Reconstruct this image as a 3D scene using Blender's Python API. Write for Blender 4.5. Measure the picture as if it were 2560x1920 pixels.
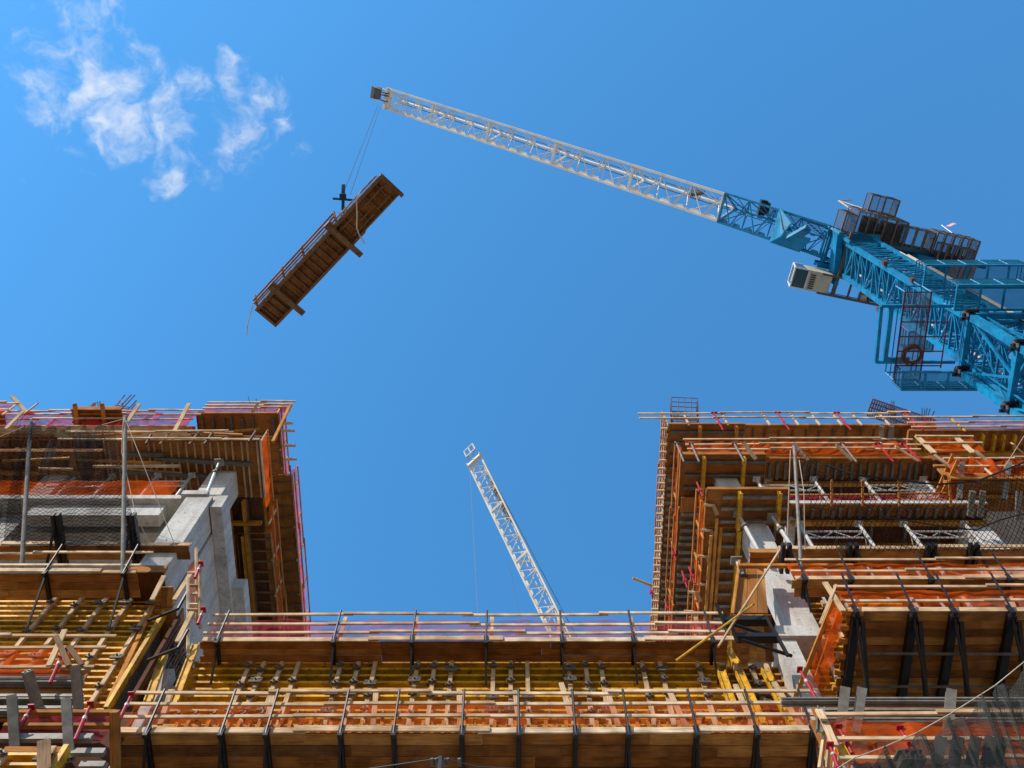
import bpy, math, random
from mathutils import Vector as V
from math import radians as R, sin, cos, pi
random.seed(11)
for o in list(bpy.data.objects): bpy.data.objects.remove(o)
SC = bpy.context.scene
COL = SC.collection
# ---------------------------------------------------------------- camera
PITCH = R(71.16); FPX = 2550.0; CAMZ = 1.6
cam = bpy.data.cameras.new('camera'); co = bpy.data.objects.new('camera', cam); COL.objects.link(co)
co.location = (0, 0, CAMZ); co.rotation_euler = (PITCH + pi/2, 0, 0)
cam.sensor_width = 36; cam.lens = FPX/2560*36; cam.clip_end = 20000; cam.clip_start = .1
SC.camera = co
# ---------------------------------------------------------------- sun and sky
SUN = V((-.88, -.86, .98)).normalized()      # towards the sun
sl = bpy.data.lights.new('sun', 'SUN'); so = bpy.data.objects.new('sun', sl); COL.objects.link(so)
sl.energy = 5.0; sl.angle = R(.5); sl.color = (1, .92, .80)
so.rotation_euler = SUN.to_track_quat('Z', 'Y').to_euler()
w = bpy.data.worlds.new('World'); SC.world = w; w.use_nodes = True
nt = w.node_tree; nt.nodes.clear()
def NN(nt, t, **k):
    n = nt.nodes.new(t)
    for a, b in k.items():
        if a.startswith('i_'): n.inputs[int(a[2:]) if a[2:].isdigit() else a[2:].replace('_', ' ')].default_value = b
        else: setattr(n, a, b)
    return n
def L(nt, a, b): nt.links.new(a, b)
sky = NN(nt, 'ShaderNodeTexSky', sky_type='NISHITA', sun_disc=False)
sky.sun_elevation = math.asin(SUN.z); sky.sun_rotation = math.atan2(SUN.x, SUN.y)
sky.air_density = 1.0; sky.dust_density = .25; sky.ozone_density = 1.2
hs = NN(nt, 'ShaderNodeHueSaturation'); hs.inputs['Saturation'].default_value = 1.0; hs.inputs['Value'].default_value = 1.0
L(nt, sky.outputs[0], hs.inputs['Color'])
bg = NN(nt, 'ShaderNodeBackground'); bg.inputs[1].default_value = .145
out = NN(nt, 'ShaderNodeOutputWorld')
def ray(u, v):
    a = (u-1280)/FPX; b = (960-v)/FPX
    return V((a, cos(PITCH)-b*sin(PITCH), sin(PITCH)+b*cos(PITCH)))
C0 = V((0, 0, CAMZ))
def PS(u, v, s): return C0 + ray(u, v)*s
def PY(u, v, Y): d = ray(u, v); return C0 + d*(Y/d.y)
def PX(u, v, X): d = ray(u, v); return C0 + d*(X/d.x)
def PZ(u, v, Z): d = ray(u, v); return C0 + d*((Z-CAMZ)/d.z)
def XU(u, v, Y): return PY(u, v, Y).x
def ZV(v, Y): return PY(1280, v, Y).z
def YV(v, Z): return PZ(1280, v, Z).y
# clouds: wisps in the sky, given by direction
CLOUDS = [(240, 235, .065, 1.05), (110, 250, .05, .9), (330, 160, .04, .7), (300, 300, .055, 1.0), (480, 205, .045, .9), (560, 190, .04, .85), (640, 225, .04, .9), (560, 265, .04, .75), (400, 250, .045, .85),
          (440, 340, .042, .9), (590, 350, .045, .85), (700, 320, .035, .7), (430, 445, .04, .95), (500, 440, .035, .8), (790, 385, .035, .6), (230, 25, .075, .72), (90, 90, .06, .6), (200, 90, .05, .6), (700, 250, .05, .55), (210, 380, .04, .5), (80, 420, .03, .35)]
tc = NN(nt, 'ShaderNodeTexCoord')
wn = NN(nt, 'ShaderNodeTexNoise'); wn.inputs['Scale'].default_value = 16; wn.inputs['Detail'].default_value = 4
L(nt, tc.outputs['Generated'], wn.inputs['Vector'])
ws = NN(nt, 'ShaderNodeVectorMath', operation='SUBTRACT'); L(nt, wn.outputs['Color'], ws.inputs[0]); ws.inputs[1].default_value = (.5, .5, .5)
wm = NN(nt, 'ShaderNodeVectorMath', operation='MULTIPLY_ADD'); L(nt, ws.outputs[0], wm.inputs[0]); wm.inputs[1].default_value = (.07, .07, .07); L(nt, tc.outputs['Generated'], wm.inputs[2])
acc = None
for (u, v, r, k) in CLOUDS:
    d = ray(u, v).normalized()
    dn = NN(nt, 'ShaderNodeVectorMath', operation='DISTANCE'); L(nt, wm.outputs[0], dn.inputs[0]); dn.inputs[1].default_value = d
    mr = NN(nt, 'ShaderNodeMapRange', interpolation_type='SMOOTHSTEP'); L(nt, dn.outputs['Value'], mr.inputs[0])
    mr.inputs[1].default_value = r*1.25; mr.inputs[2].default_value = 0; mr.inputs[3].default_value = 0; mr.inputs[4].default_value = k
    if acc is None: acc = mr.outputs[0]
    else:
        m = NN(nt, 'ShaderNodeMath', operation='MAXIMUM'); L(nt, acc, m.inputs[0]); L(nt, mr.outputs[0], m.inputs[1]); acc = m.outputs[0]
n1 = NN(nt, 'ShaderNodeTexNoise'); n1.inputs['Scale'].default_value = 44; n1.inputs['Detail'].default_value = 9; n1.inputs['Roughness'].default_value = .57
L(nt, wm.outputs[0], n1.inputs['Vector'])
mm = NN(nt, 'ShaderNodeMath', operation='MULTIPLY_ADD'); L(nt, n1.outputs[0], mm.inputs[0]); mm.inputs[1].default_value = 1.6; mm.inputs[2].default_value = -1.25
ad = NN(nt, 'ShaderNodeMath', operation='ADD'); L(nt, mm.outputs[0], ad.inputs[0]); L(nt, acc, ad.inputs[1])
cr = NN(nt, 'ShaderNodeMapRange', interpolation_type='SMOOTHSTEP'); L(nt, ad.outputs[0], cr.inputs[0])
cr.inputs[1].default_value = .0; cr.inputs[2].default_value = 1.08; cr.inputs[3].default_value = 0; cr.inputs[4].default_value = .95
gt = NN(nt, 'ShaderNodeMath', operation='MULTIPLY'); L(nt, cr.outputs[0], gt.inputs[0])
ga = NN(nt, 'ShaderNodeMapRange'); L(nt, acc, ga.inputs[0]); ga.inputs[1].default_value = 0; ga.inputs[2].default_value = .2
L(nt, ga.outputs[0], gt.inputs[1])
SKYGAIN = (.68, 1.72, 2.18)
gm = NN(nt, 'ShaderNodeVectorMath', operation='MULTIPLY'); L(nt, hs.outputs[0], gm.inputs[0])
sz = NN(nt, 'ShaderNodeSeparateXYZ'); L(nt, tc.outputs['Generated'], sz.inputs[0])
zr = NN(nt, 'ShaderNodeMapRange', interpolation_type='SMOOTHSTEP'); L(nt, sz.outputs[2], zr.inputs[0]); zr.inputs[1].default_value = .42; zr.inputs[2].default_value = .76
gx = NN(nt, 'ShaderNodeMix', data_type='VECTOR'); L(nt, zr.outputs[0], gx.inputs[0]); gx.inputs[4].default_value = (.62, .66, .75); gx.inputs[5].default_value = SKYGAIN
L(nt, gx.outputs[1], gm.inputs[1])
cm = NN(nt, 'ShaderNodeMix', data_type='RGBA'); L(nt, gt.outputs[0], cm.inputs[0]); L(nt, gm.outputs[0], cm.inputs[6]); cm.inputs[7].default_value = (6.4, 6.6, 6.9, 1)
L(nt, cm.outputs[2], bg.inputs[0]); L(nt, bg.outputs[0], out.inputs[0])
SC.view_settings.view_transform = 'Standard'; SC.view_settings.look = 'None'; SC.view_settings.exposure = 0.0
SC.cycles.max_bounces = 8; SC.cycles.diffuse_bounces = 4; SC.cycles.transparent_max_bounces = 24

# ---------------------------------------------------------------- materials
def pmat(name, col, rough=.7, metal=0., spec=.3):
    m = bpy.data.materials.new(name); m.use_nodes = True
    p = m.node_tree.nodes['Principled BSDF']
    p.inputs['Base Color'].default_value = (*col, 1); p.inputs['Roughness'].default_value = rough
    p.inputs['Metallic'].default_value = metal; p.inputs['Specular IOR Level'].default_value = spec
    return m, m.node_tree, p
def ramp(nt, fac, stops):
    r = NN(nt, 'ShaderNodeValToRGB'); e = r.color_ramp.elements
    while len(e) < len(stops): e.new(.5)
    for i, (p, c) in enumerate(stops): e[i].position = p; e[i].color = (*c, 1)
    L(nt, fac, r.inputs[0]); return r.outputs[0]
def mulc(nt, a, b):
    m = NN(nt, 'ShaderNodeMix', data_type='RGBA', blend_type='MULTIPLY'); m.inputs[0].default_value = 1
    L(nt, a, m.inputs[6]); L(nt, b, m.inputs[7]); return m.outputs[2]
def wood(name, c0, c1, c2, rough=.8, mark=None, knots=True):
    """sawn timber; grain runs along the piece (UV u in metres), each piece of its own tone"""
    m, nt, p = pmat(name, c1, rough, 0, .15)
    uv = NN(nt, 'ShaderNodeUVMap'); geo = NN(nt, 'ShaderNodeNewGeometry')
    rnd = geo.outputs['Random Per Island']
    off = NN(nt, 'ShaderNodeMath', operation='MULTIPLY'); L(nt, rnd, off.inputs[0]); off.inputs[1].default_value = 57
    va = NN(nt, 'ShaderNodeVectorMath', operation='ADD'); L(nt, uv.outputs[0], va.inputs[0]); L(nt, off.outputs[0], va.inputs[1])
    mp = NN(nt, 'ShaderNodeMapping'); mp.inputs['Scale'].default_value = (1.1, 22, 1); L(nt, va.outputs[0], mp.inputs[0])
    n = NN(nt, 'ShaderNodeTexNoise'); n.inputs['Scale'].default_value = 1.6; n.inputs['Detail'].default_value = 5; n.inputs['Roughness'].default_value = .6; L(nt, mp.outputs[0], n.inputs[0])
    n2 = NN(nt, 'ShaderNodeTexNoise'); n2.inputs['Scale'].default_value = 1.7; n2.inputs['Detail'].default_value = 4; L(nt, va.outputs[0], n2.inputs[0])
    base = ramp(nt, rnd, [(0, c0), (.5, c1), (1, c2)])
    g = ramp(nt, n.outputs[0], [(.3, (.55, .52, .48)), (.62, (1.1, 1.08, 1.05))])
    g2 = ramp(nt, n2.outputs[0], [(.32, (.55, .5, .46)), (.6, (1.08, 1.08, 1.08))])
    c = mulc(nt, mulc(nt, base, g), g2)
    if mark:      # stamped diagonal ink marks of engineered board
        sp = NN(nt, 'ShaderNodeSeparateXYZ'); L(nt, uv.outputs[0], sp.inputs[0])
        a = NN(nt, 'ShaderNodeMath', operation='ADD'); L(nt, sp.outputs[0], a.inputs[0]); L(nt, sp.outputs[1], a.inputs[1])
        b = NN(nt, 'ShaderNodeMath', operation='MULTIPLY'); L(nt, a.outputs[0], b.inputs[0]); b.inputs[1].default_value = 9
        f = NN(nt, 'ShaderNodeMath', operation='FRACT'); L(nt, b.outputs[0], f.inputs[0])
        l = NN(nt, 'ShaderNodeMath', operation='LESS_THAN'); L(nt, f.outputs[0], l.inputs[0]); l.inputs[1].default_value = .3
        n3 = NN(nt, 'ShaderNodeTexNoise'); n3.inputs['Scale'].default_value = 3.5; n3.inputs['Detail'].default_value = 3; L(nt, uv.outputs[0], n3.inputs[0])
        g3 = NN(nt, 'ShaderNodeMath', operation='GREATER_THAN'); L(nt, n3.outputs[0], g3.inputs[0]); g3.inputs[1].default_value = .45
        q = NN(nt, 'ShaderNodeMath', operation='MULTIPLY'); L(nt, l.outputs[0], q.inputs[0]); L(nt, g3.outputs[0], q.inputs[1])
        q2 = NN(nt, 'ShaderNodeMath', operation='MULTIPLY'); L(nt, q.outputs[0], q2.inputs[0]); q2.inputs[1].default_value = .55
        mx = NN(nt, 'ShaderNodeMix', data_type='RGBA'); L(nt, q2.outputs[0], mx.inputs[0]); L(nt, c, mx.inputs[6]); mx.inputs[7].default_value = (*mark, 1); c = mx.outputs[2]
    tcs = NN(nt, 'ShaderNodeTexCoord'); n5 = NN(nt, 'ShaderNodeTexNoise'); n5.inputs['Scale'].default_value = 2.3; n5.inputs['Detail'].default_value = 9; n5.inputs['Roughness'].default_value = .72
    L(nt, tcs.outputs['Object'], n5.inputs[0]); k5 = NN(nt, 'ShaderNodeMapRange'); L(nt, n5.outputs[0], k5.inputs[0]); k5.inputs[1].default_value = .56; k5.inputs[2].default_value = .66; k5.inputs[4].default_value = .45
    m5 = NN(nt, 'ShaderNodeMix', data_type='RGBA'); L(nt, k5.outputs[0], m5.inputs[0]); L(nt, c, m5.inputs[6]); m5.inputs[7].default_value = (c1[0]*.35+.09, c1[1]*.35+.085, c1[2]*.35+.08, 1); c = m5.outputs[2]
    L(nt, c, p.inputs['Base Color'])
    bp = NN(nt, 'ShaderNodeBump'); bp.inputs['Strength'].default_value = .25; bp.inputs['Distance'].default_value = .01
    L(nt, n.outputs[0], bp.inputs['Height']); L(nt, bp.outputs[0], p.inputs['Normal'])
    return m
def paint(name, col, rough=.45, dirt=(.5, .45, .4), amt=.5, scale=1.5, metal=0., rust=None, rustamt=.62, spec=.4):
    m, nt, p = pmat(name, col, rough, metal, spec)
    tc = NN(nt, 'ShaderNodeTexCoord'); geo = NN(nt, 'ShaderNodeNewGeometry')
    n = NN(nt, 'ShaderNodeTexNoise'); n.inputs['Scale'].default_value = scale; n.inputs['Detail'].default_value = 7; n.inputs['Roughness'].default_value = .65
    L(nt, tc.outputs['Object'], n.inputs[0])
    lo = tuple(1-amt*(1-d) for d in dirt)
    g = ramp(nt, n.outputs[0], [(.35, lo), (.6, (1, 1, 1))])
    rr = ramp(nt, geo.outputs['Random Per Island'], [(0, (.86,)*3), (1, (1.05,)*3)])
    b = NN(nt, 'ShaderNodeRGB'); b.outputs[0].default_value = (*col, 1)
    c = mulc(nt, mulc(nt, b.outputs[0], g), rr)
    if rust:
        n3 = NN(nt, 'ShaderNodeTexNoise'); n3.inputs['Scale'].default_value = scale*3; n3.inputs['Detail'].default_value = 8; L(nt, tc.outputs['Object'], n3.inputs[0])
        k = NN(nt, 'ShaderNodeMapRange'); L(nt, n3.outputs[0], k.inputs[0]); k.inputs[1].default_value = rustamt; k.inputs[2].default_value = rustamt+.05
        mx = NN(nt, 'ShaderNodeMix', data_type='RGBA'); L(nt, k.outputs[0], mx.inputs[0]); L(nt, c, mx.inputs[6]); mx.inputs[7].default_value = (*rust, 1); c = mx.outputs[2]
    L(nt, c, p.inputs['Base Color'])
    return m
def concrete(name, col):
    m, nt, p = pmat(name, col, .9, 0, .2)
    tc = NN(nt, 'ShaderNodeTexCoord')
    n = NN(nt, 'ShaderNodeTexNoise'); n.inputs['Scale'].default_value = .9; n.inputs['Detail'].default_value = 8; n.inputs['Roughness'].default_value = .7; L(nt, tc.outputs['Object'], n.inputs[0])
    n2 = NN(nt, 'ShaderNodeTexNoise'); n2.inputs['Scale'].default_value = 14; n2.inputs['Detail'].default_value = 5; L(nt, tc.outputs['Object'], n2.inputs[0])
    b = ramp(nt, n.outputs[0], [(.3, tuple(c*.72 for c in col)), (.5, col), (.72, tuple(c*1.12 for c in col))])
    g = ramp(nt, n2.outputs[0], [(.3, (.8, .79, .77)), (.55, (1, 1, 1))])
    c = mulc(nt, b, g)
    br = NN(nt, 'ShaderNodeTexBrick'); br.inputs['Scale'].default_value = 1; br.inputs['Mortar Size'].default_value = .006; br.inputs['Brick Width'].default_value = 2.4; br.inputs['Row Height'].default_value = 1.2
    uv = NN(nt, 'ShaderNodeUVMap'); L(nt, uv.outputs[0], br.inputs[0]); br.inputs[1].default_value = (1, 1, 1, 1); br.inputs[2].default_value = (.93, .92, .9, 1); br.inputs[3].default_value = (.6, .57, .53, 1)
    mp = NN(nt, 'ShaderNodeMapping'); mp.inputs['Scale'].default_value = (3.5, 3.5, .35); L(nt, tc.outputs['Object'], mp.inputs[0])
    n4 = NN(nt, 'ShaderNodeTexNoise'); n4.inputs['Scale'].default_value = 1.2; n4.inputs['Detail'].default_value = 6; L(nt, mp.outputs[0], n4.inputs[0])
    c = mulc(nt, c, ramp(nt, n4.outputs[0], [(.34, (.80, .78, .75)), (.58, (1, 1, 1))]))
    vm = NN(nt, 'ShaderNodeVectorMath', operation='SCALE'); L(nt, uv.outputs[0], vm.inputs[0]); vm.inputs['Scale'].default_value = 1/.6
    vf = NN(nt, 'ShaderNodeVectorMath', operation='FRACTION'); L(nt, vm.outputs[0], vf.inputs[0])
    vd = NN(nt, 'ShaderNodeVectorMath', operation='DISTANCE'); L(nt, vf.outputs[0], vd.inputs[0]); vd.inputs[1].default_value = (.5, .5, 0)
    lt = NN(nt, 'ShaderNodeMath', operation='LESS_THAN'); L(nt, vd.outputs['Value'], lt.inputs[0]); lt.inputs[1].default_value = .04
    c = mulc(nt, c, ramp(nt, lt.outputs[0], [(0, (1, 1, 1)), (1, (.3, .28, .25))]))
    L(nt, mulc(nt, c, br.outputs[0]), p.inputs['Base Color'])
    bp = NN(nt, 'ShaderNodeBump'); bp.inputs['Strength'].default_value = .3; bp.inputs['Distance'].default_value = .01; L(nt, n2.outputs[0], bp.inputs['Height']); L(nt, bp.outputs[0], p.inputs['Normal'])
    return m
def cloth(name, col, cover, trans=.5, thread=0, noise=.5):
    """open woven netting: partly see-through, glows when the sun is behind it"""
    m = bpy.data.materials.new(name); m.use_nodes = True; nt = m.node_tree; nt.nodes.clear()
    o = NN(nt, 'ShaderNodeOutputMaterial'); d = NN(nt, 'ShaderNodeBsdfDiffuse'); t = NN(nt, 'ShaderNodeBsdfTranslucent'); tr = NN(nt, 'ShaderNodeBsdfTransparent')
    tc = NN(nt, 'ShaderNodeTexCoord'); n = NN(nt, 'ShaderNodeTexNoise'); n.inputs['Scale'].default_value = 1.3; n.inputs['Detail'].default_value = 6; L(nt, tc.outputs['Object'], n.inputs[0])
    c = ramp(nt, n.outputs[0], [(.3, tuple(x*.7 for x in col)), (.65, col)])
    L(nt, c, d.inputs[0]); L(nt, c, t.inputs[0])
    mx = NN(nt, 'ShaderNodeMixShader'); mx.inputs[0].default_value = trans; L(nt, d.outputs[0], mx.inputs[1]); L(nt, t.outputs[0], mx.inputs[2])
    m2 = NN(nt, 'ShaderNodeMixShader')
    k = NN(nt, 'ShaderNodeMapRange'); L(nt, n.outputs[0], k.inputs[0]); k.inputs[1].default_value = .3; k.inputs[2].default_value = .7; k.inputs[3].default_value = max(0, cover-noise/2*.6); k.inputs[4].default_value = min(1, cover+noise/2*.6)
    fac = k.outputs[0]
    if thread:   # diamond knotted net: cords are real openings, by UV in metres
        uv = NN(nt, 'ShaderNodeUVMap'); sp = NN(nt, 'ShaderNodeSeparateXYZ'); L(nt, uv.outputs[0], sp.inputs[0])
        res = []
        for sg in (1, -1):
            a = NN(nt, 'ShaderNodeMath', operation='MULTIPLY'); L(nt, sp.outputs[1], a.inputs[0]); a.inputs[1].default_value = sg
            b = NN(nt, 'ShaderNodeMath', operation='ADD'); L(nt, sp.outputs[0], b.inputs[0]); L(nt, a.outputs[0], b.inputs[1])
            e = NN(nt, 'ShaderNodeMath', operation='MULTIPLY'); L(nt, b.outputs[0], e.inputs[0]); e.inputs[1].default_value = 1/thread
            f = NN(nt, 'ShaderNodeMath', operation='FRACT'); L(nt, e.outputs[0], f.inputs[0])
            g = NN(nt, 'ShaderNodeMath', operation='LESS_THAN'); L(nt, f.outputs[0], g.inputs[0]); g.inputs[1].default_value = .13
            res.append(g.outputs[0])
        h = NN(nt, 'ShaderNodeMath', operation='MAXIMUM'); L(nt, res[0], h.inputs[0]); L(nt, res[1], h.inputs[1])
        h2 = NN(nt, 'ShaderNodeMath', operation='MAXIMUM'); L(nt, h.outputs[0], h2.inputs[0]); L(nt, fac, h2.inputs[1]); fac = h2.outputs[0]
    L(nt, fac, m2.inputs[0]); L(nt, tr.outputs[0], m2.inputs[1]); L(nt, mx.outputs[0], m2.inputs[2]); L(nt, m2.outputs[0], o.inputs[0])
    return m
M = {}
M['pine'] = wood('pine', (.52, .32, .16), (.66, .46, .27), (.76, .60, .42))
M['plank'] = wood('plank', (.19, .08, .025), (.36, .14, .03), (.52, .25, .07))
M['ply'] = wood('plywood', (.29, .105, .024), (.37, .145, .035), (.44, .19, .05), mark=None)
M['board'] = wood('stamped_board', (.33, .125, .03), (.38, .155, .038), (.43, .185, .05), mark=(.12, .03, .01))
M['shadeply'] = wood('shade_toned_plywood', (.07, .025, .01), (.11, .04, .014), (.15, .06, .02))  # plywood with shade put into its base colour, for dark recesses and backings
M['oldwood'] = wood('weathered_wood', (.15, .085, .045), (.22, .13, .07), (.32, .21, .12))
M['orangewood'] = wood('orange_timber', (.50, .18, .035), (.60, .25, .05), (.66, .33, .09))
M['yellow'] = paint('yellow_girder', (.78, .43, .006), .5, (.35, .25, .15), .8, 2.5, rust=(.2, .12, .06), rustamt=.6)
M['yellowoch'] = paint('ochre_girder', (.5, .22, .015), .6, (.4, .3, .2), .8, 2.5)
M['alu'] = paint('aluminium', (.27, .245, .21), .6, (.4, .38, .35), .7, 4, metal=.1)
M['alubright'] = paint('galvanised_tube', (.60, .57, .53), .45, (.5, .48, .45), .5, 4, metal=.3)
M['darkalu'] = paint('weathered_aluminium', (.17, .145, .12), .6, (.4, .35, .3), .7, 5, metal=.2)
M['black'] = paint('black_steel', (.010, .008, .008), .5, (.6, .5, .4), .5, 3)
M['clampm'] = paint('dirty_clamp_steel', (.16, .14, .11), .6, (.5, .4, .3), .7, 5, metal=.3)
M['red'] = paint('red_prop_paint', (.45, .010, .018), .45, (.4, .3, .3), .6, 4)
M['blue'] = paint('blue_crane_paint', (.0, .27, .52), .5, (.35, .38, .42), .8, 1.6, rust=(.28, .12, .06), rustamt=.66)
M['dblue'] = paint('blue_crane_panel', (.0, .21, .40), .45, (.45, .5, .55), .6, .7)
M['white'] = paint('white_crane_paint', (.90, .88, .84), .4, (.6, .5, .4), .5, .8, rust=(.35, .18, .08), rustamt=.70)
M['taupe'] = paint('brown_grey_steel', (.15, .125, .115), .55, (.5, .45, .4), .6, 2)
M['hookblue'] = paint('dark_blue_hook_paint', (.004, .05, .09), .5)
M['cream'] = paint('cream_cab_paint', (.62, .57, .46), .5, (.6, .5, .4), .5, 2)
M['gold'] = paint('yellow_brass', (.5, .32, .05), .4)
M['rust'] = paint('rusty_steel', (.14, .055, .035), .7, (.5, .4, .3), .6, 6)
M['redframe'] = paint('dark_red_frame', (.11, .015, .018), .55)
M['cable'] = paint('steel_cable', (.03, .03, .035), .5)
M['rope'] = paint('pale_rope', (.62, .52, .4), .8)
M['conc'] = concrete('concrete', (.60, .575, .54))
M['net'] = cloth('orange_net', (.95, .14, .015), .60, .55)
M['rednet'] = cloth('red_net', (.9, .05, .05), .62, .5); M['netthin'] = cloth('thin_orange_net', (.92, .17, .03), .42, .55)
M['purple'] = cloth('thin_red_net', (.75, .07, .12), .40, .5)
M['black_net'] = cloth('black_net', (.025, .025, .028), .36, .2, thread=.13)
M['black_net_fine'] = cloth('black_fine_net', (.06, .06, .065), .5, .3)
M['grey_net'] = cloth('grey_green_net', (.085, .095, .09), .55, .3, thread=.07, noise=.6)
M['dia_net'] = cloth('wide_black_net', (.02, .02, .022), .0, .2, thread=.16, noise=0)
M['bluemesh'] = cloth('blue_wire_mesh', (.02, .22, .36), .42, .2, noise=.15)
M['greymesh'] = cloth('grey_wire_mesh', (.16, .15, .15), .28, .2, noise=.15)
gm_, gnt, gp = pmat('glass', (.03, .09, .12), .08, 0, .8); M['glass'] = gm_
gm_, gnt, gp = pmat('ground', (.3, .27, .23), .95)
gtc = NN(gnt, 'ShaderNodeTexCoord'); gn = NN(gnt, 'ShaderNodeTexNoise'); gn.inputs['Scale'].default_value = .2; gn.inputs['Detail'].default_value = 8; L(gnt, gtc.outputs['Object'], gn.inputs[0])
L(gnt, ramp(gnt, gn.outputs[0], [(.3, (.17, .145, .115)), (.7, (.28, .24, .19))]), gp.inputs['Base Color']); M['ground'] = gm_

# ---------------------------------------------------------------- mesh helpers
class MB:
    def __init__(s): s.v = []; s.f = []; s.uv = []
    def quadbox(s, c, ax, L_, ori=None):
        """c = centre, ax = 3 unit vectors (length, width, height), L_ = 3 sizes"""
        i = len(s.v); a, b, d = [ax[k]*(L_[k]/2) for k in range(3)]
        for x in (-1, 1):
            for y in (-1, 1):
                for z in (-1, 1): s.v.append(c+a*x+b*y+d*z)
        l, w_, h = L_
        F = [((0, 1, 3, 2), 1, 2), ((4, 6, 7, 5), 1, 2), ((0, 4, 5, 1), 0, 2), ((2, 3, 7, 6), 0, 2), ((0, 2, 6, 4), 0, 1), ((1, 5, 7, 3), 0, 1)]
        for q, m, n in F:
            s.f.append([i+k for k in q])
            u = []
            for k in q:
                bits = ((k >> 2) & 1, (k >> 1) & 1, k & 1)
                pu = bits[m]*L_[m]; pv = bits[n]*L_[n]
                if m != 0: pu, pv = pu*.2, pv
                u.append((pu, pv))
            s.uv.append(u)
    def box(s, p0, p1):
        p0 = V(p0); p1 = V(p1); c = (p0+p1)/2; d = [abs(p1[k]-p0[k]) for k in range(3)]
        o = sorted(range(3), key=lambda k: -d[k]); E = [V((1, 0, 0)), V((0, 1, 0)), V((0, 0, 1))]
        s.quadbox(c, [E[k] for k in o], [max(d[k], 1e-4) for k in o])
    def beam(s, a, b, w_, h, up=V((0, 0, 1)), roll=0.):
        a = V(a); b = V(b); d = b-a; l = d.length
        if l < 1e-6: return
        d = d/l; x = d.cross(V(up))
        if x.length < 1e-3: x = d.cross(V((0, 1, 0)))
        x.normalize(); z = x.cross(d)
        if roll: x, z = x*cos(roll)+z*sin(roll), z*cos(roll)-x*sin(roll)
        s.quadbox((a+b)/2, [d, x, z], [l, w_, h])
    def tube(s, a, b, r, n=6, r2=None, cap=True):
        a = V(a); b = V(b); d = b-a; l = d.length
        if l < 1e-6: return
        d = d/l; x = d.orthogonal().normalized(); y = d.cross(x); i = len(s.v); r2 = r if r2 is None else r2
        for k in range(n):
            t = 2*pi*k/n; e = x*cos(t)+y*sin(t); s.v += [a+e*r, b+e*r2]
        for k in range(n):
            j = (k+1) % n; s.f.append([i+2*k, i+2*j, i+2*j+1, i+2*k+1]); s.uv.append([(0, k*.05), (0, k*.05+.05), (l, k*.05+.05), (l, k*.05)])
        if cap:
            s.f.append([i+2*k for k in range(n)]); s.uv.append([(0, 0)]*n); s.f.append([i+2*k+1 for k in range(n)][::-1]); s.uv.append([(0, 0)]*n)
    def path(s, pts, r, n=5):
        for a, b in zip(pts[:-1], pts[1:]): s.tube(a, b, r, n)
    def ibeam(s, a, b, w_, h, t=.03, up=V((0, 0, 1))):
        """I girder: two flanges and a web, h along up"""
        a = V(a); b = V(b); u = V(up); d = (b-a).normalized(); x = d.cross(u).normalized(); z = x.cross(d)
        s.beam(a+z*(h/2-t/2), b+z*(h/2-t/2), w_, t, up); s.beam(a-z*(h/2-t/2), b-z*(h/2-t/2), w_, t, up); s.beam(a, b, w_*.3, h-2*t, up)
    def grid(s, fn, nu, nv, su=1, sv=1):
        i = len(s.v)
        for a in range(nu+1):
            for b in range(nv+1): s.v.append(V(fn(a/nu, b/nv)))
        for a in range(nu):
            for b in range(nv):
                k = i+a*(nv+1)+b; s.f.append([k, k+1, k+nv+2, k+nv+1])
                s.uv.append([(a/nu*su, b/nv*sv), (a/nu*su, (b+1)/nv*sv), ((a+1)/nu*su, (b+1)/nv*sv), ((a+1)/nu*su, b/nv*sv)])
    def poly_prism(s, pts, d):
        i = len(s.v); n = len(pts); s.v += [V(p) for p in pts]+[V(p)+d for p in pts]
        s.f.append(list(range(i, i+n))); s.uv.append([(p[0], p[1]) for p in pts]); s.f.append(list(range(i+n, i+2*n))[::-1]); s.uv.append([(p[0], p[1]) for p in pts][::-1])
        for k in range(n):
            j = (k+1) % n; s.f.append([i+k, i+j, i+n+j, i+n+k]); s.uv.append([(0, 0), (1, 0), (1, .1), (0, .1)])
    def torus(s, c, ax, Rr, r, n=20, m=5):
        ax = V(ax).normalized(); x = ax.orthogonal().normalized(); y = ax.cross(x)
        pts = [V(c)+(x*cos(2*pi*k/n)+y*sin(2*pi*k/n))*Rr for k in range(n+1)]
        s.path(pts, r, m)
    def build(s, name, mat, parent=None, smooth=False):
        if not s.v: return None
        off = WP.get(parent.name, V((0, 0, 0))) if parent else None
        if parent is None: off = V((0, 0, 0))
        me = bpy.data.meshes.new(name); me.from_pydata([tuple(p-off) for p in s.v], [], s.f)
        uvl = me.uv_layers.new(name='UVMap'); k = 0; flat = []
        for u in s.uv:
            for q in u: flat += [q[0], q[1]]
        uvl.data.foreach_set('uv', flat)
        me.materials.append(M[mat] if isinstance(mat, str) else mat)
        o = bpy.data.objects.new(name, me); COL.objects.link(o)
        if parent: o.parent = parent; WP[o.name] = off
        else: WP[o.name] = V((0, 0, 0))
        if smooth:
            for p in me.polygons: p.use_smooth = True
        return o
WP = {}
def tag(o, label=None, cat=None, group=None, kind=None):
    if label: o['label'] = label
    if cat: o['category'] = cat
    if group: o['group'] = group
    if kind: o['kind'] = kind
    return o
def thing(name, loc, label, cat, group=None):
    o = bpy.data.objects.new(name, None); COL.objects.link(o); o.location = V(loc); o.empty_display_size = .3
    WP[o.name] = V(loc); return tag(o, label, cat, group)
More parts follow.
